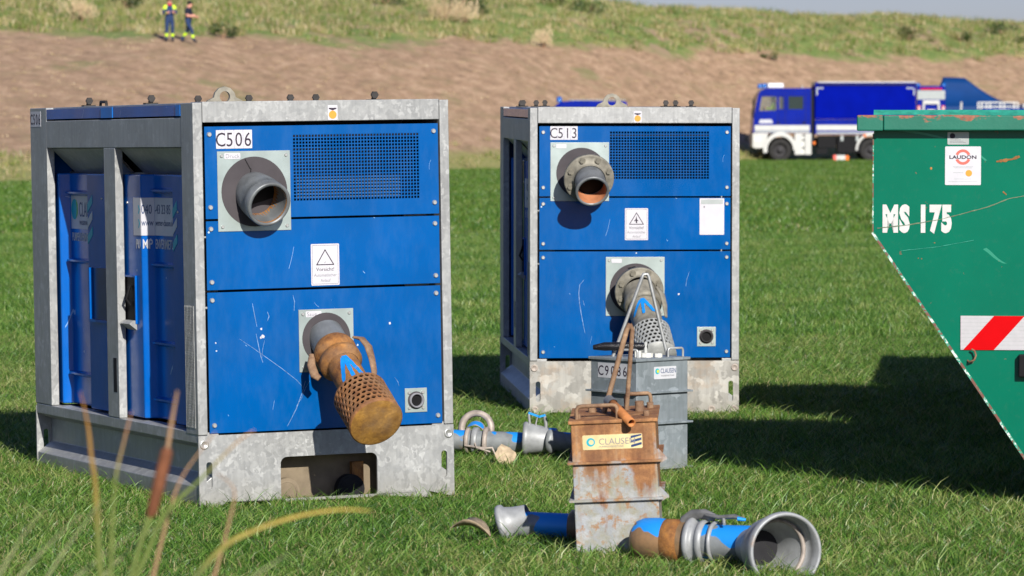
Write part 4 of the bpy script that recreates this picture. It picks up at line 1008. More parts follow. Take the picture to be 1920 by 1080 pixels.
def wheel(parent, x, y, z, r=.52, w_=.34, ax='y'):
    mx = frame((x, y, z), (1, 0, 0), (0, 0, 1))
    t = MB().lathe([(-w_, .28), (-w_, r-.06), (-w_+.03, r-.01), (-w_+.06, r), (-.06, r), (-.03, r-.01), (0, r-.05), (0, .32), (-.03, .29)], mx, 36).build('wheel', 'tyre', parent)
    MB().lathe([(-.03, .29), (-.10, .26), (-.10, .13), (.0, .12), (.02, .10), (.02, 0)], mx, 28).build('rim', 'rim', t)
    for k in range(8):
        MB().lathe([(0, .018), (.03, .018)], mx @ Matrix.Translation((.2*cos(k*pi/4), .2*sin(k*pi/4), -.10)), 6, cap1=True).build('wheel_nut', 'rim', t)
def truck():
    T = empty('truck', (11.05, 186.3, 0), (0, 0, 0), 'blue double cab truck with white bumper, light bar and long blue tarpaulin body', 'truck', None)
    D = 2.5; Sx = lambda y0=0.: frame((0, y0, 0), (1, 0, 0), (0, 0, 1))
    # cab shell: side walls with window holes, then roof, front, back
    prof = [(.02, 1.32), (.04, 1.75), (.06, 2.1), (.25, 3.05), (.34, 3.22), (.62, 3.36), (2.68, 3.38), (2.68, 1.32)]
    win = [[(.30, 2.32), (1.10, 2.34), (1.10, 3.0), (.42, 3.0)], [(1.23, 2.40), (1.42, 2.40), (1.42, 2.98), (1.23, 2.98)], [(1.64, 2.40), (2.33, 2.40), (2.33, 3.0), (1.64, 3.0)]]
    for y in (0, -D+.06):
        plate('cab_side', [prof]+win, .05, 'tblue', T, off(Sx(), 0, 0, y-.025))
    MB().prism([(.02, 1.32), (.04, 1.75), (.06, 2.1), (.08, 2.1), (.07, 1.32)][::-1], -D+.05, -.05, 0, Sx()).build('cab_nose', 'tblue', T)
    MB().prism([(.25, 3.05), (.34, 3.22), (.62, 3.36), (2.68, 3.38), (2.68, 3.32), (.64, 3.30), (.36, 3.15), (.30, 3.05)], -D+.05, -.05, 0, Sx()).build('cab_roof', 'tblue', T)
    b = MB().prism([(2.64, 1.32), (2.68, 1.32), (2.68, 3.32), (2.64, 3.32)], -D+.05, -.05, 0, Sx()); b.build('cab_back', 'tblue', T)
    MB().prism([(.065, 2.1), (.10, 2.1), (.29, 3.04), (.255, 3.04)], -D+.05, -.05, 0, Sx()).build('windscreen', 'glass', T)
    for w_ in win[:2]: flat('side_window', w_, 'glass', T, Sx(), -.035, -.025)
    flat('side_window', win[2], 'darkglass', T, Sx(), -.035, -.025)
    flat('far_side_window', win[0], 'glass', T, Sx(), -D+.06, -D+.07)
    MB().box(.9, 2.6, .7, 2.2, 1.4, 2.2).build('seats', 'dark', T); MB().box(.15, .45, .3, 2.2, 1.5, 2.35).build('dashboard', 'dark', T)
    MB().tube([(.55, .55+.2*cos(a), 2.35+.2*sin(a)) for a in [k*pi/8 for k in range(17)]], .02, 6).build('steering_wheel', 'black', T)
    # white stripes
    for x0, x1, z0, z1 in ((.10, 2.62, 1.44, 1.67),): MB().box(x0, x1, -.012, -.001, z0, z1).build('white_stripe', 'twhite', T)
    MB().box(.10, 2.62, -.010, -.001, 1.34, 1.42).build('grey_stripe', 'silver', T)
    MB().box(.30, .92, -.008, -.001, 1.76, 1.85).box(.33, .88, -.008, -.001, 1.86, 1.93).build('white_inscription', 'whiteink', T)
    for x in (1.12, 2.30): MB().box(x, x+.12, -.03, -.001, 1.74, 1.82).build('door_handle', 'black', T)
    for x in (1.16, 1.50, 2.42): MB().box(x, x+.015, -.004, -.0005, 1.70, 3.1).build('door_gap', 'dark', T)
    # bumper, arch, step module
    MB().prism([(-.01, .66), (.0, 1.30), (.72, 1.30), (.64, .98), (.60, .62), (.14, .60)][::-1], -D, .02, 0, Sx()).build('front_bumper', 'twhite', T, .03)
    MB().box(.12, .34, -.03, -.021, .95, 1.08).build('headlight', 'lampwhite', T)
    cx, cz = 1.27, .52; arc = [(cx+.78*cos(a), cz+.84*sin(a)) for a in [pi*k/14*1.05-.0 for k in range(15)]]+[(cx+.60*cos(a), cz+.64*sin(a)) for a in [pi*(14-k)/14*1.05 for k in range(15)]]
    for y0, y1 in ((-.35, .045), (-D, -D+.3)): MB().prism(arc, y0, y1, 0, Sx()).build('wheel_arch', 'twhite', T, .01)
    MB().box(1.93, 2.28, -.04, .35, .31, 1.30).box(2.40, 2.70, -.04, .35, .31, 1.30).build('step_module', 'twhite', T, .02)
    for z in (.62, .98, 1.2): MB().box(2.281, 2.399, -.02, .3, z, z+.05).build('cab_step', 'dark', T)
    MB().box(2.281, 2.399, .05, .3, .33, 1.29).build('step_recess', 'offwhite', T)
    # mirror
    MB().box(-.02, .05, -.30, -.10, 2.0, 2.85).tube([(.1, -.0, 2.9), (.0, -.2, 2.9)], .02, 6).build('mirror', 'black', T)
    MB().lathe([(0, .12), (.16, .12), (.2, .08)], Matrix.Translation((.55, .4, 3.38)), 16, cap1=True).lathe([(0, .12), (.16, .12), (.2, .08)], Matrix.Translation((.45, 1.9, 3.38)), 16, cap1=True).build('beacon', 'beacon', T)
    MB().box(.72, 1.44, .3, 2.0, 3.39, 3.60).build('light_bar', 'lampwhite', T, .03)
    MB().tube([(2.3, .3, 3.38), (2.3, .3, 3.5)], .03, 6).build('aerial', 'twhite', T)
    # load body
    x0, x1 = 2.86, 7.50
    MB().box(x0, x1, 0, D, 1.95, 3.50).build('tarpaulin', 'tarp', T, .03)
    for k in range(7): MB().box(x0+.1+k*.72, x0+.13+k*.72, -.006, .0, 1.97, 3.45).build('tarp_seam', 'tarp', T)
    MB().prism([(x0-.02, 3.52), (x0+.06, 3.66), (x0+.15, 3.62), (x1, 3.62), (x1, 3.52)], -D, .02, 0, Sx()).build('tarp_roof', 'tblue', T)
    MB().box(x0+.15, x1, -.03, .02, 3.625, 3.68).build('white_roof_rail', 'twhite', T)
    MB().box(x0+.15, x1, -.04, -.002, 3.50, 3.56).build('dark_gutter', 'dark', T)
    MB().box(x0, x1, -.01, D, 1.25, 1.94).build('drop_side', 'tblue', T, .01)
    for z0, z1, m in ((1.44, 1.68, 'twhite'), (1.28, 1.36, 'silver')): MB().box(x0+.08, x1-.05, -.02, -.011, z0, z1).build('white_stripe', m, T)
    for x, sg in ((x0+.06, 1), (x1-.12, -1)):
        MB().box(min(x, x+sg*.32), max(x, x+sg*.32), -.012, -.002, 3.34, 3.40).box(x, x+.06, -.0125, -.002, 3.05, 3.34).build('corner_mark', 'silver', T)
    MB().box(2.70, 2.85, .2, D-.2, .9, 3.3).build('cab_gap', 'dark', T)
    MB().box(.5, 8.0, .7, 1.8, .75, 1.1).build('chassis', 'black', T)
    MB().box(3.9, 5.15, .05, .7, .40, 1.2).build('side_locker', 'black', T, .02); MB().box(3.0, 3.85, .1, .6, .62, 1.2).build('battery_box', 'black', T, .02)
    for x in (4.05, 4.75): MB().box(x, x+.12, .03, .049, .95, 1.2).build('locker_hinge', 'silver', T)
    MB().lathe([(0, .07), (.05, .07)], frame((2.83, .04, .86), (1, 0, 0), (0, 0, 1)), 10, cap1=True).lathe([(0, .07), (.05, .07)], frame((5.15, .0, 1.2), (1, 0, 0), (0, 0, 1)), 10, cap1=True).build('side_lamp', 'amber', T)
    MB().box(2.95, 3.45, .12, .5, .35, .6).build('air_tank', 'black', T)
    cx = 5.45; arc = [(cx+.72*cos(a), cz+.80*sin(a)) for a in [pi*.35+pi*.65*k/10 for k in range(11)]]+[(cx+.62*cos(a), cz+.68*sin(a)) for a in [pi*.35+pi*.65*(10-k)/10 for k in range(11)]]
    MB().prism(arc, -.4, .03, 0, Sx()).build('mudguard', 'twhite', T)
    for x in (1.27, 5.45, 6.85):
        wheel(T, x, .04, .52); wheel(T, x+.0, D-.36, .52)
    return T
T = truck()
# warning cone pair / marker by the truck
o = empty('marker_box', (15.05, 185.9, 0), (0, 0, 0), 'small white and orange box on the grass under the truck body', 'box')
MB().box(-.2, .22, -.15, .15, 0, .3).build('box_body', 'twhite', o, .02); MB().box(.221, .38, -.14, .14, 0, .28).build('orange_end', 'amber', o, .01); MB().box(-.33, -.201, -.14, .14, .04, .30).build('red_end', 'pink', o, .01)

def rear_vehicle():
    T = empty('utility_vehicle', (19.35, 194, 0), (0, 0, 0), 'blue and white emergency vehicle seen from the rear beside the truck', 'vehicle')
    MB().box(0, 1.38, 0, 4.2, .5, 3.55).build('body', 'tblue', T, .06)
    MB().box(.03, 1.35, -.02, -.001, 2.9, 3.33).build('roller_shutter', 'silver', T)
    for k in range(6): MB().box(.04, 1.34, -.028, -.021, 2.92+k*.07, 2.925+k*.07).build('shutter_slat', 'silver', T)
    MB().box(.18, 1.2, -.03, -.002, 3.36, 3.44).build('red_light_bar', 'red', T)
    MB().prism([(.22, 1.6), (.30, 2.86), (1.08, 2.86), (1.16, 1.6), (1.04, 1.6), (1.0, 2.68), (.38, 2.68), (.34, 1.6)][::-1], .0, .05, 0, frame((0, -.02, 0), (1, 0, 0), (0, 0, 1))).build('white_frame', 'twhite', T)
    for x in (.04, 1.20):
        MB().box(x, x+.14, -.03, -.001, 1.6, 2.6).build('reflective_edge', 'pink', T); MB().box(x+.04, x+.12, -.035, -.031, 2.2, 2.55).build('reflective_white', 'twhite', T)
    MB().box(.50, .88, -.03, -.001, 2.30, 2.42).build('white_inscription', 'twhite', T)
    for x in (.08, 1.30): MB().lathe([(0, .1), (.14, .1), (.18, .06)], Matrix.Translation((x, .2, 3.50)), 12, cap1=True).build('beacon', 'beacon', T)
    for x in (.0, 1.06): MB().lathe([(0, .45), (.3, .45)], frame((x, .9, .45), (0, 1, 0), (0, 0, 1)), 24, cap0=True, cap1=True).build('wheel', 'tyre', T)
    for x in (.0, 1.06): MB().lathe([(0, .45), (.3, .45)], frame((x, 3.4, .45), (0, 1, 0), (0, 0, 1)), 24, cap0=True, cap1=True).build('wheel', 'tyre', T)
rear_vehicle()
def low_vehicle():
    T = empty('pickup_truck', (20.4, 188, 0), (0, 0, 0), 'blue vehicle with a white roof rack, its roof just above the skip', 'vehicle')
    MB().prism([(0, .45), (0, 1.2), (.9, 1.35), (1.6, 2.42), (4.6, 2.42), (4.9, 1.3), (4.9, .45)][::-1], -1.9, 0, 0, frame((-.2, 0, 0), (1, 0, 0), (0, 0, 1))).build('body', 'tblue', T, .05)
    flat('side_window', [(1.1, 1.4), (1.65, 2.2), (2.9, 2.2), (2.9, 1.4)], 'darkglass', T, frame((0, 0, 0), (1, 0, 0), (0, 0, 1)), .001, .01); flat('side_window', [(3.0, 1.4), (3.0, 2.2), (4.2, 2.2), (4.3, 1.4)], 'darkglass', T, frame((0, 0, 0), (1, 0, 0), (0, 0, 1)), .001, .01)
    MB().box(1.9, 2.7, -.01, -.001, 2.28, 2.36).build('white_inscription', 'silver', T)
    b = MB()
    for y in (.2, 1.6):
        for z in (2.50, 2.70): b.box(1.35, 3.1, y, y+.06, z, z+.055)
        for x in (1.35, 1.75, 2.4, 3.04): b.box(x, x+.06, y+.001, y+.059, 2.42, 2.7)
    b.build('roof_rack', 'twhite', T)
    MB().box(3.3, 4.3, .2, 1.5, 2.45, 2.66).build('roof_box', 'twhite', T, .04); MB().tube([(.62-.2+.0, .3, 2.0), (.45, .3, 2.75)], .05, 8).build('aerial', 'twhite', T)
    for x in (.9, 3.9): wheel(T, x, -.01, .42, .42, .26)
low_vehicle()
def tent():
    T = empty('canopy_tent', (21.0, 197, 0), (0, 0, 0), 'dark blue pop-up canopy tent with a short ridge behind the vehicles', 'tent')
    x0, x1, y0, y1, ze, zr = -.75, 4.2, 0, 3.2, 2.55, 4.02; ra, rb = (.1, 1.6), (1.15, 1.6); n = 8; b = MB()
    def sag(p, q, t): v = Vector(p).lerp(Vector(q), t); v.z -= .33*sin(pi*t); return v
    def quad(e0, e1, r0, r1):
        V_ = []
        for i in range(n+1):
            A_ = Vector(e0).lerp(Vector(e1), i/n); B2 = Vector(r0).lerp(Vector(r1), i/n)
            for j in range(n+1): V_.append(sag(A_, B2, j/n))
        b.add(V_, [(i*(n+1)+j, (i+1)*(n+1)+j, (i+1)*(n+1)+j+1, i*(n+1)+j+1) for i in range(n) for j in range(n)], 0, True)
    c = [(x0, y0, ze), (x1, y0, ze), (x1, y1, ze), (x0, y1, ze)]; R0 = (*ra, zr); R1 = (*rb, zr-.04)
    quad(c[0], c[1], R0, R1); quad(c[1], c[2], R1, R1); quad(c[2], c[3], R1, R0); quad(c[3], c[0], R0, R0)
    b.build('canopy', 'tent', T, 0, None, .01)
    b = MB().box(x0, x1, y0-.01, y0, ze-.28, ze).box(x0, x1, y1, y1+.01, ze-.28, ze).box(x0-.01, x0, y0, y1, ze-.28, ze).box(x1, x1+.01, y0, y1, ze-.28, ze); b.build('valance', 'tent', T)
    for x in (x0+.03, x1-.03):
        for y in (y0+.03, y1-.03): MB().box(x-.025, x+.025, y-.025, y+.025, 0, ze-.02).build('leg', 'galv_rod', T)
tent()
def van():
    T = empty('van', (1.2, 150, 0), (0, 0, 0), 'blue van almost hidden behind the pump unit C513, roof edge showing', 'van')
    MB().prism([(0, .4), (0, 1.25), (.2, 1.5), (.40, 2.40), (.6, 2.55), (1.2, 2.58), (3.05, 2.55), (3.1, .4)][::-1], -1.95, 0, 0, frame((0, 0, 0), (1, 0, 0), (0, 0, 1))).build('body', 'tblue', T, .06)
    MB().box(.9, 3.0, .1, 1.8, 2.585, 2.62).build('white_roof', 'silver', T, .02)
    flat('side_window', [(.45, 1.5), (.6, 2.2), (1.3, 2.2), (1.3, 1.5)], 'darkglass', T, frame((0, 0, 0), (1, 0, 0), (0, 0, 1)), .001, .01)
    MB().lathe([(0, .1), (.16, .1), (.2, .05)], Matrix.Translation((.55, .4, 2.53)), 12, cap1=True).build('beacon', 'beacon', T)
    for x in (.6, 2.5): wheel(T, x, -.01, .36, .36, .24)
van()

# ------------------------------------------------------------------ people
M['skin'] = simple('skin', (.62, .30, .22), .5, 0, .08, 8)
M['navy'] = simple('navy_cloth', (.015, .035, .10), .8, 0, .25, 8)
M['navytop'] = simple('dark_navy_shirt', (.010, .014, .030), .8, 0, .2, 8)
M['hivis'] = simple('yellow_reflective', (.55, .80, .02), .5, 0, .08, 8)
M['hair'] = simple('brown_hair', (.10, .05, .025), .8, 0, .2, 20)
M['darkhair'] = simple('dark_hair', (.02, .018, .015), .8, 0, .2, 20)
M['boot'] = simple('boot', (.02, .02, .03), .6)
M['redcollar'] = simple('red_collar', (.55, .01, .04), .7)
def person(label, loc, rz, J, cloth, shirt, skinarm, hair, collar=None, bands=()):
    """J: joint name -> (x,y,z); one skinned body"""
    T = empty('person', loc, (0, 0, rz), label, 'person', 'people walking on the dike' if loc[2] > 3 else None)
    names = list(J); idx = {n: i for i, n in enumerate(names)}
    E_ = [('hip', 'waist'), ('waist', 'chest'), ('chest', 'neck'), ('neck', 'head'), ('head', 'crown')]
    for s in 'lr': E_ += [('chest', 'sho_'+s), ('sho_'+s, 'elb_'+s), ('elb_'+s, 'wri_'+s), ('wri_'+s, 'han_'+s), ('hip', 'thi_'+s), ('thi_'+s, 'kne_'+s), ('kne_'+s, 'ank_'+s), ('ank_'+s, 'toe_'+s)]
    E_ = [e for e in E_ if e[0] in idx and e[1] in idx]
    me = bpy.data.meshes.new('body'); me.from_pydata([J[n] for n in names], [(idx[a], idx[b]) for a, b in E_], [])
    ob = bpy.data.objects.new('tmp', me); C.objects.link(ob)
    ob.modifiers.new('skin', 'SKIN'); sd = ob.modifiers.new('sub', 'SUBSURF'); sd.levels = 2; sd.render_levels = 2
    rad = dict(hip=(.17, .13), waist=(.16, .12), chest=(.19, .13), neck=(.065, .07), head=(.085, .10), crown=(.07, .085), sho=(.075, .075), elb=(.055, .055), wri=(.042, .042), han=(.045, .03), thi=(.105, .11), kne=(.075, .08), ank=(.062, .065), toe=(.05, .04))
    if not me.skin_vertices: pass
    bpy.context.view_layer.update()
    lay = me.skin_vertices[0].data if me.skin_vertices else None
    if lay is None:
        bpy.context.view_layer.objects.active = ob; bpy.ops.object.modifier_apply
    for n in names:
        r = rad[n.split('_')[0]]; lay[idx[n]].radius = r; lay[idx[n]].use_root = (n == 'hip')
    dg = bpy.context.evaluated_depsgraph_get(); dg.update()
    m2 = bpy.data.meshes.new_from_object(ob.evaluated_get(dg)); C.objects.unlink(ob); bpy.data.objects.remove(ob)
    m2.name = 'body'; m2.materials.clear()
    for k in ('skin', cloth, shirt, 'boot', 'hivis'): m2.materials.append(M[k])
    for p in m2.polygons:
        c = p.center; p.use_smooth = True; z = c.z
        d = lambda n: (c-Vector(J[n])).length if n in J else 9
        mi = 1
        if z > J['neck'][2]-.02: mi = 0
        elif z > J['waist'][2]-.02: mi = 2
        if min(d('han_l'), d('han_r')) < .13 or min(d('wri_l'), d('wri_r')) < .07: mi = 0
        if skinarm:
            for s in 'lr':
                if 'elb_'+s in J:
                    a, b2 = Vector(J['elb_'+s]), Vector(J['han_'+s]); ab = b2-a; tt = max(0, min(1, (c-a).dot(ab)/ab.length_squared))
                    if (c-(a+ab*tt)).length < .085: mi = 0
        if 'ank_l' in J:
            if z < min(J['ank_l'][2], J['ank_r'][2])+.05: mi = 3
            for s in 'lr':
                if .13 < z-J['ank_'+s][2]+.02 < .26 and d('ank_'+s) < .34: mi = 4
        for n, r in bands:
            if d(n) < r and mi in (1, 2): mi = 4
        p.material_index = mi
    link(m2, 'body', T)
    h = Vector(J['head'])
    b = MB()
    for i in range(7):
        pass
    b.lathe([(-.05, .098), (.0, .108), (.05, .10), (.09, .075), (.115, .03), (.12, 0)], Matrix.Translation(h+Vector((0, .018, .05))) @ Matrix.Rotation(-.25, 4, 'X'), 16); b.build('hair', hair, T)
    f = h+Vector((0, -.10, .0))
    MB().prism([(-.012, -.03), (.012, -.03), (.0, .02)], 0, .025, 0, frame(f, (1, 0, 0), (0, 0, 1))).build('nose', 'skin', T)
    b = MB()
    for sx in (-.035, .035): b.lathe([(-.004, .010), (.004, .008), (.006, 0)], frame(f+Vector((sx, .004, .035)), (1, 0, 0), (0, 0, 1)), 8)
    b.box(-.03, .03, -.004, .01, -.065, -.055, 0, Matrix.Translation(f)); b.build('eyes_and_mouth', 'ink', T)
    if collar: MB().lathe([(-.03, .105), (.04, .085), (.05, .075)], Matrix.Translation(Vector(J['neck'])-Vector((0, 0, .02))), 14).build('collar', collar, T)
    return T
J1 = dict(hip=(0, 0, .95), waist=(0, 0, 1.12), chest=(0, 0, 1.36), neck=(0, -.01, 1.53), head=(0, -.03, 1.63), crown=(0, -.02, 1.70),
          sho_l=(-.20, 0, 1.42), elb_l=(-.26, -.02, 1.14), wri_l=(-.10, -.24, 1.18), han_l=(-.04, -.30, 1.20), sho_r=(.20, 0, 1.42), elb_r=(.27, -.04, 1.14), wri_r=(.13, -.24, 1.20), han_r=(.07, -.30, 1.22),
          thi_l=(-.10, 0, .88), kne_l=(-.12, -.05, .48), ank_l=(-.13, .02, .10), toe_l=(-.14, -.15, .04), thi_r=(.10, 0, .88), kne_r=(.12, -.02, .48), ank_r=(.13, .06, .10), toe_r=(.14, -.12, .04))
zA = dike_z(-14.08, 167.); zB = dike_z(-13.35, 167.8)
person('person on the dike in navy overalls with yellow reflective bands and red collar', (-13.95, 165.4, dike_z(-13.95, 165.4)), .25, J1, 'navy', 'navy', False, 'hair', 'redcollar', (('sho_l', .13), ('sho_r', .13), ('wri_l', .12), ('elb_l', .0), ('waist', .0)))
J2 = dict(hip=(0, 0, .92), waist=(0, -.01, 1.09), chest=(0, -.02, 1.33), neck=(0, -.05, 1.49), head=(0, -.09, 1.59), crown=(0, -.08, 1.66),
          sho_l=(-.19, 0, 1.39), elb_l=(-.23, -.05, 1.12), wri_l=(-.12, -.30, 1.12), han_l=(-.08, -.37, 1.14), sho_r=(.19, 0, 1.39), elb_r=(.23, -.10, 1.12), wri_r=(.13, -.33, 1.08), han_r=(.09, -.41, 1.08),
          thi_l=(-.09, 0, .86), kne_l=(-.10, -.20, .52), ank_l=(-.10, -.28, .12), toe_l=(-.10, -.45, .05), thi_r=(.09, 0, .86), kne_r=(.10, .08, .50), ank_r=(.10, .34, .20), toe_r=(.10, .28, .06))
person('person on the dike in dark T-shirt and navy trousers walking to the right', (-13.25, 166.2, dike_z(-13.25, 166.2)), radians(70), J2, 'navy', 'navytop', True, 'darkhair')
J3 = dict(hip=(0, 0, .05), waist=(0, 0, .22), chest=(0, 0, .45), neck=(0, -.01, .62), head=(0, -.03, .72), crown=(0, -.02, .79),
          sho_l=(-.20, 0, .50), elb_l=(-.25, -.15, .28), wri_l=(-.18, -.40, .35), han_l=(-.14, -.46, .38), sho_r=(.20, 0, .50), elb_r=(.25, -.15, .28), wri_r=(.18, -.38, .35), han_r=(.14, -.44, .38),
          thi_l=(-.10, -.05, .03), kne_l=(-.12, -.42, .06), thi_r=(.10, -.05, .03), kne_r=(.12, -.42, .06))
person('driver sitting in the truck cab behind the side window', (12.05, 187.0, 2.12), radians(-90), J3, 'navy', 'hivis', False, 'darkhair')

# ------------------------------------------------------------------ shrubs on the dike
def shrub(x, y, s, lab, mat='shrub', flatk=.55):
    rr = random.Random(int(x*97+y)); z = dike_z(x, y); T = empty('shrub', (x, y, z), (0, 0, 0), lab, 'shrub' if mat == 'shrub' else 'dry grass', 'shrubs and straw clumps on the dike')
    b = MB()
    for _ in range(5):
        a = rr.uniform(0, 6.28); b.tube([(0, 0, -.05), (cos(a)*s*.3, sin(a)*s*.3, s*.4*flatk*2)], [.03*s, .01*s], 5)
    b.build('stem', 'rust_rod', T); b = MB()
    N = int(420*s)
    cl = [(rr.uniform(-.6, .6)*s, rr.uniform(-.4, .4)*s, rr.uniform(.2, .75)*s*flatk*1.3, rr.uniform(.25, .45)*s) for _ in range(7)]
    for _ in range(N):
        c = rr.choice(cl); v = Vector([rr.gauss(0, 1) for _ in range(3)]).normalized()*c[3]*rr.uniform(.5, 1.05); p = Vector(c[:3])+Vector((v.x, v.y, v.z*flatk*1.3))
        if p.z < 0: p.z = abs(p.z)
        if mat == 'shrub':
            q = .05*rr.uniform(.6, 1.4); u = Vector([rr.gauss(0, 1) for _ in range(3)]).normalized()*q; w2 = u.cross(Vector([rr.gauss(0, 1) for _ in range(3)])).normalized()*q
            b.add([p-u, p-w2*.6, p+u, p+w2*.6], [(0, 1, 2, 3)])
        else:
            h = .25*s*rr.uniform(.6, 1.2); dx = rr.uniform(-.3, .3)*h; b.add([p-Vector((.012, 0, 0)), p+Vector((.012, 0, 0)), p+Vector((dx, dx*.5, h))], [(0, 1, 2)])
    b.build('foliage', mat, T)
for x, y, s, l in ((-17.05, 180.3, 1.1, 'dark low shrub on the dike near its left edge'), (-12.2, 171.3, .9, 'dark shrub just right of the two people on the dike'), (-6.09, 194.9, 1.3, 'dark shrub on the dike crest above the first pump'),
                   (-2.58, 196.2, 1.5, 'wide dark shrub on the crest left of centre'), (-1.6, 195.5, .9, 'small dark shrub beside the wide one on the crest'), (2.14, 203.7, 1.0, 'dark shrub on the crest right of centre'), (3.9, 204.3, 1.2, 'low shrub right of the centre crest'),
                   (22.2, 227.5, 1.3, 'dark shrub above the truck on the slope'), (25.5, 231, .9, 'round dark shrub above the blue tent'), (28.7, 238, 1.2, 'dark shrub at the far right of the slope'), (29.9, 236, .8, 'small shrub at the far right edge of the slope'), (13.3, 210.0, .6, 'tiny shrub on the slope between pump and truck')):
    shrub(x, y, s, l)
for x, y, s, l in ((-18.2, 172.3, 1.1, 'pale straw clump on the dike at the far left'), (-3.2, 190.6, 1.2, 'pale straw clump left of centre on the dike'), (-2.2, 191.6, 1.0, 'second pale straw clump left of centre'), (1.5, 190.3, .9, 'pale straw clump on the dike above the second pump')):
    shrub(x, y, s, l, 'straw', .8)

# ------------------------------------------------------------------ reeds close to the camera
M['reed_green'] = simple('reed_green', (.11, .15, .03), .55, 0, .2, 6)
M['reed_tan'] = simple('reed_tan', (.33, .2, .11), .6, 0, .2, 6)
def m_reed(name, z0, z1, a, b):
    t = NT(name); z = t.xyz(t.pos())[2]; k = t.math('DIVIDE', t.math('SUBTRACT', z, z0), z1-z0)
    c = t.ramp(k, [(0, a), (1, b)]); c = t.mix(1., c, t.ramp(t.noise(30, 3), [(.3, .85), (.7, 1.15)]), 'MULTIPLY'); t.set('Base Color', c); t.set('Roughness', .55); return t.m
M['reed_o'] = m_reed('orange_reed', .98, 1.2, (.12, .15, .03), (.42, .2, .04)); M['reed_g'] = m_reed('olive_reed', 1.08, 1.17, (.13, .17, .035), (.42, .22, .12))
M['reed_y'] = m_reed('yellow_reed', .93, 1.04, (.11, .14, .035), (.42, .30, .06)); M['stalk'] = simple('pale_stalk', (.26, .27, .13), .6, 0, .2, 6)
M['cattail'] = simple('cattail_brown', (.15, .055, .025), .85, 0, .3, 30, .5)
def blade(pts, wmax, mat, lab, nm='reed_leaf', cat='reed', grp='blurred reed leaves in the foreground', taper=.5, twist=.3):
    P = [Vector(p) for p in pts]; foot = P[-1]; d = (P[-1]-P[-2]).normalized(); g_ = foot+Vector((d.x*.25-.03, 0, -foot.z)); P += [foot+d*.07, foot+d*.16]; g_ = Vector((P[-1].x+d.x*.12, P[-1].y, 0)); P.append((P[-1]+g_)/2); P.append(g_)
    # smooth
    Q = []
    n = len(P)
    for i in range(n-1):
        p0, p1, p2, p3 = P[max(i-1, 0)], P[i], P[i+1], P[min(i+2, n-1)]
        for k in range(6):
            t = k/6; Q.append(.5*((2*p1)+(p2-p0)*t+(2*p0-5*p1+4*p2-p3)*t*t+(3*p1-p0-3*p2+p3)*t**3))
    Q.append(P[-1]); V_ = []; m = len(Q)
    base = Q[-1].copy()
    for i, q in enumerate(Q):
        d = (Q[min(i+1, m-1)]-Q[max(i-1, 0)]).normalized(); t = i/(m-1)
        sd = Vector((d.z, 0, -d.x)).normalized()*wmax*.5*min(1, (.12+t/taper*1.0)) ; sd.y = wmax*twist*.5
        q = q-base; V_ += [q-sd, q+Vector((0, wmax*.22, 0)), q+sd]
    F_ = [(3*i+k, 3*i+k+1, 3*i+4+k, 3*i+3+k) for i in range(m-1) for k in (0, 1)]
    o = MB().add(V_, F_, 0, True).build(nm, mat, None, 0, None, .0012); o.location = base; tag(o, lab, cat, grp); return o
blade([(-0.747, 7.0, 1.238), (-0.734, 7.0, 1.178), (-0.728, 7.0, 1.122), (-0.722, 7.0, 1.08), (-0.718, 7.0, 0.992), (-0.712, 7.0, 0.89)], .010, 'reed_o', 'upright orange and green reed leaf in the left foreground')
blade([(-0.663, 7.05, 1.201), (-0.676, 7.05, 1.15), (-0.691, 7.05, 1.085), (-0.698, 7.05, 0.992), (-0.701, 7.05, 0.89)], .0075, 'reed_g', 'thin upright reed leaf with a brown tip, beside the orange one')
blade([(-0.452, 7.1, 1.164), (-0.485, 7.1, 1.141), (-0.545, 7.1, 1.08), (-0.61, 7.1, 1.016), (-0.642, 7.1, 0.946), (-0.67, 7.1, 0.89)], .0085, 'reed_g', 'long olive reed leaf leaning right across the frame corner of C506', twist=.5)
blade([(-0.24, 6.9, 1.041), (-0.296, 6.9, 1.043), (-0.37, 6.9, 1.031), (-0.444, 6.9, 1.006), (-0.499, 6.9, 0.974), (-0.573, 6.9, 0.89)], .0085, 'reed_y', 'yellow reed leaf arching right below the first pump', twist=.8)
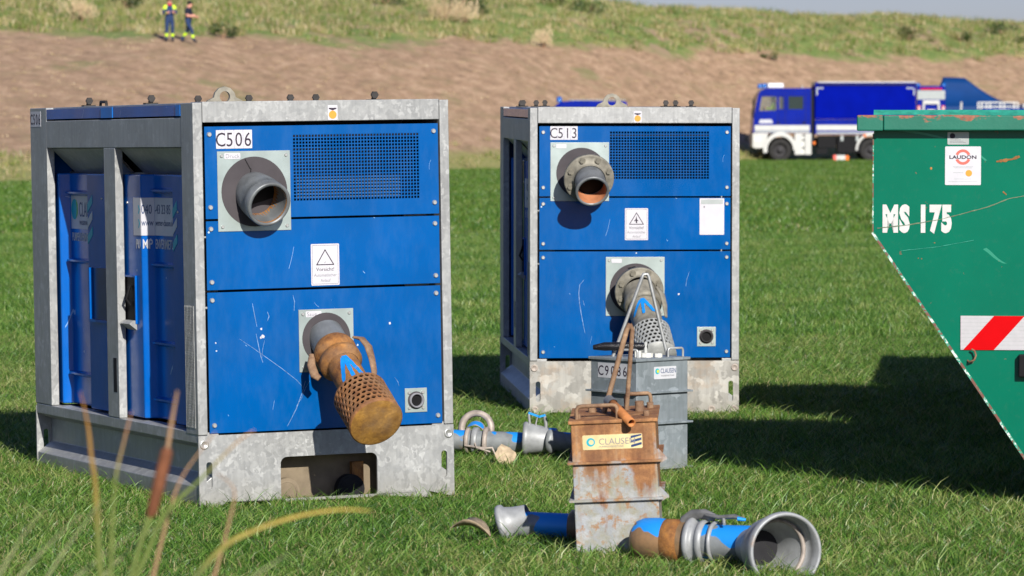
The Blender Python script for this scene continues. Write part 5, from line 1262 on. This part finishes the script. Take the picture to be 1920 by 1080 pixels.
blade([(-0.524, 7.15, 1.157), (-0.582, 7.15, 1.08), (-0.61, 7.15, 1.002), (-0.638, 7.15, 0.89)], .007, 'reed_tan', 'thin brown reed leaf behind the cattail')
blade([(-0.525, 7.15, 1.085), (-0.492, 7.15, 1.055), (-0.50, 7.15, 1.0), (-0.53, 7.15, 0.89)], .006, 'reed_tan', 'short reddish bent reed tip at the base corner of C506')
for k, (a, b_) in enumerate((((-0.384, .96), (-0.481, .89)), ((-0.813, 1.034), (-0.887, .923)), ((-0.748, 1.025), (-0.869, .90)), ((-0.707, 1.053), (-0.823, .89)), ((-0.638, 1.006), (-0.786, .89)), ((-0.61, 1.011), (-0.735, .89)))):
    y = 6.6+.12*k; f = y/7
    names = ['pale grass stalk leaning right, rightmost below the pump C506', 'pale grass stalk at the far left edge', 'second pale grass stalk from the left edge', 'tallest pale grass stalk at the lower left', 'pale grass stalk below the cattail', 'pale grass stalk just right of the cattail stem']
    blade([(a[0]*f, y, 1.7-(1.7-a[1])*f), ((a[0]+b_[0])/2*f-.004, y, 1.7-(1.7-(a[1]+b_[1])/2)*f), (b_[0]*f, y, 1.7-(1.7-b_[1])*f)], .0034, 'stalk', names[k], 'grass_stalk', 'grass', 'pale grass stalks in the foreground', .3)
T = empty('cattail', (-.80, 7.0, 0), (0, 0, 0), 'brown cattail seed head on its stem in the left foreground', 'cattail')
o = Vector((-.80, 7.0, 0))
MB().tube([Vector(p)-o for p in ((-.80, 7, 0), (-.70, 7, .75), (-.67, 7, .89), (-.638, 7, .992), (-.624, 7, 1.03))], .0045, 8).build('stem', 'reed_g', T)
MB().tube([Vector(p)-o for p in ((-.628, 7, 1.020), (-.624, 7, 1.028), (-.612, 7, 1.075), (-.600, 7, 1.125), (-.597, 7, 1.137), (-.596, 7, 1.141))], [.004, .010, .011, .011, .010, .004], 14).build('seed_head', 'cattail', T)
MB().tube([Vector(p)-o for p in ((-.597, 7, 1.135), (-.590, 7, 1.18), (-.579, 7, 1.240))], [.004, .0035, .002], 8).build('spike', 'reed_tan', T)
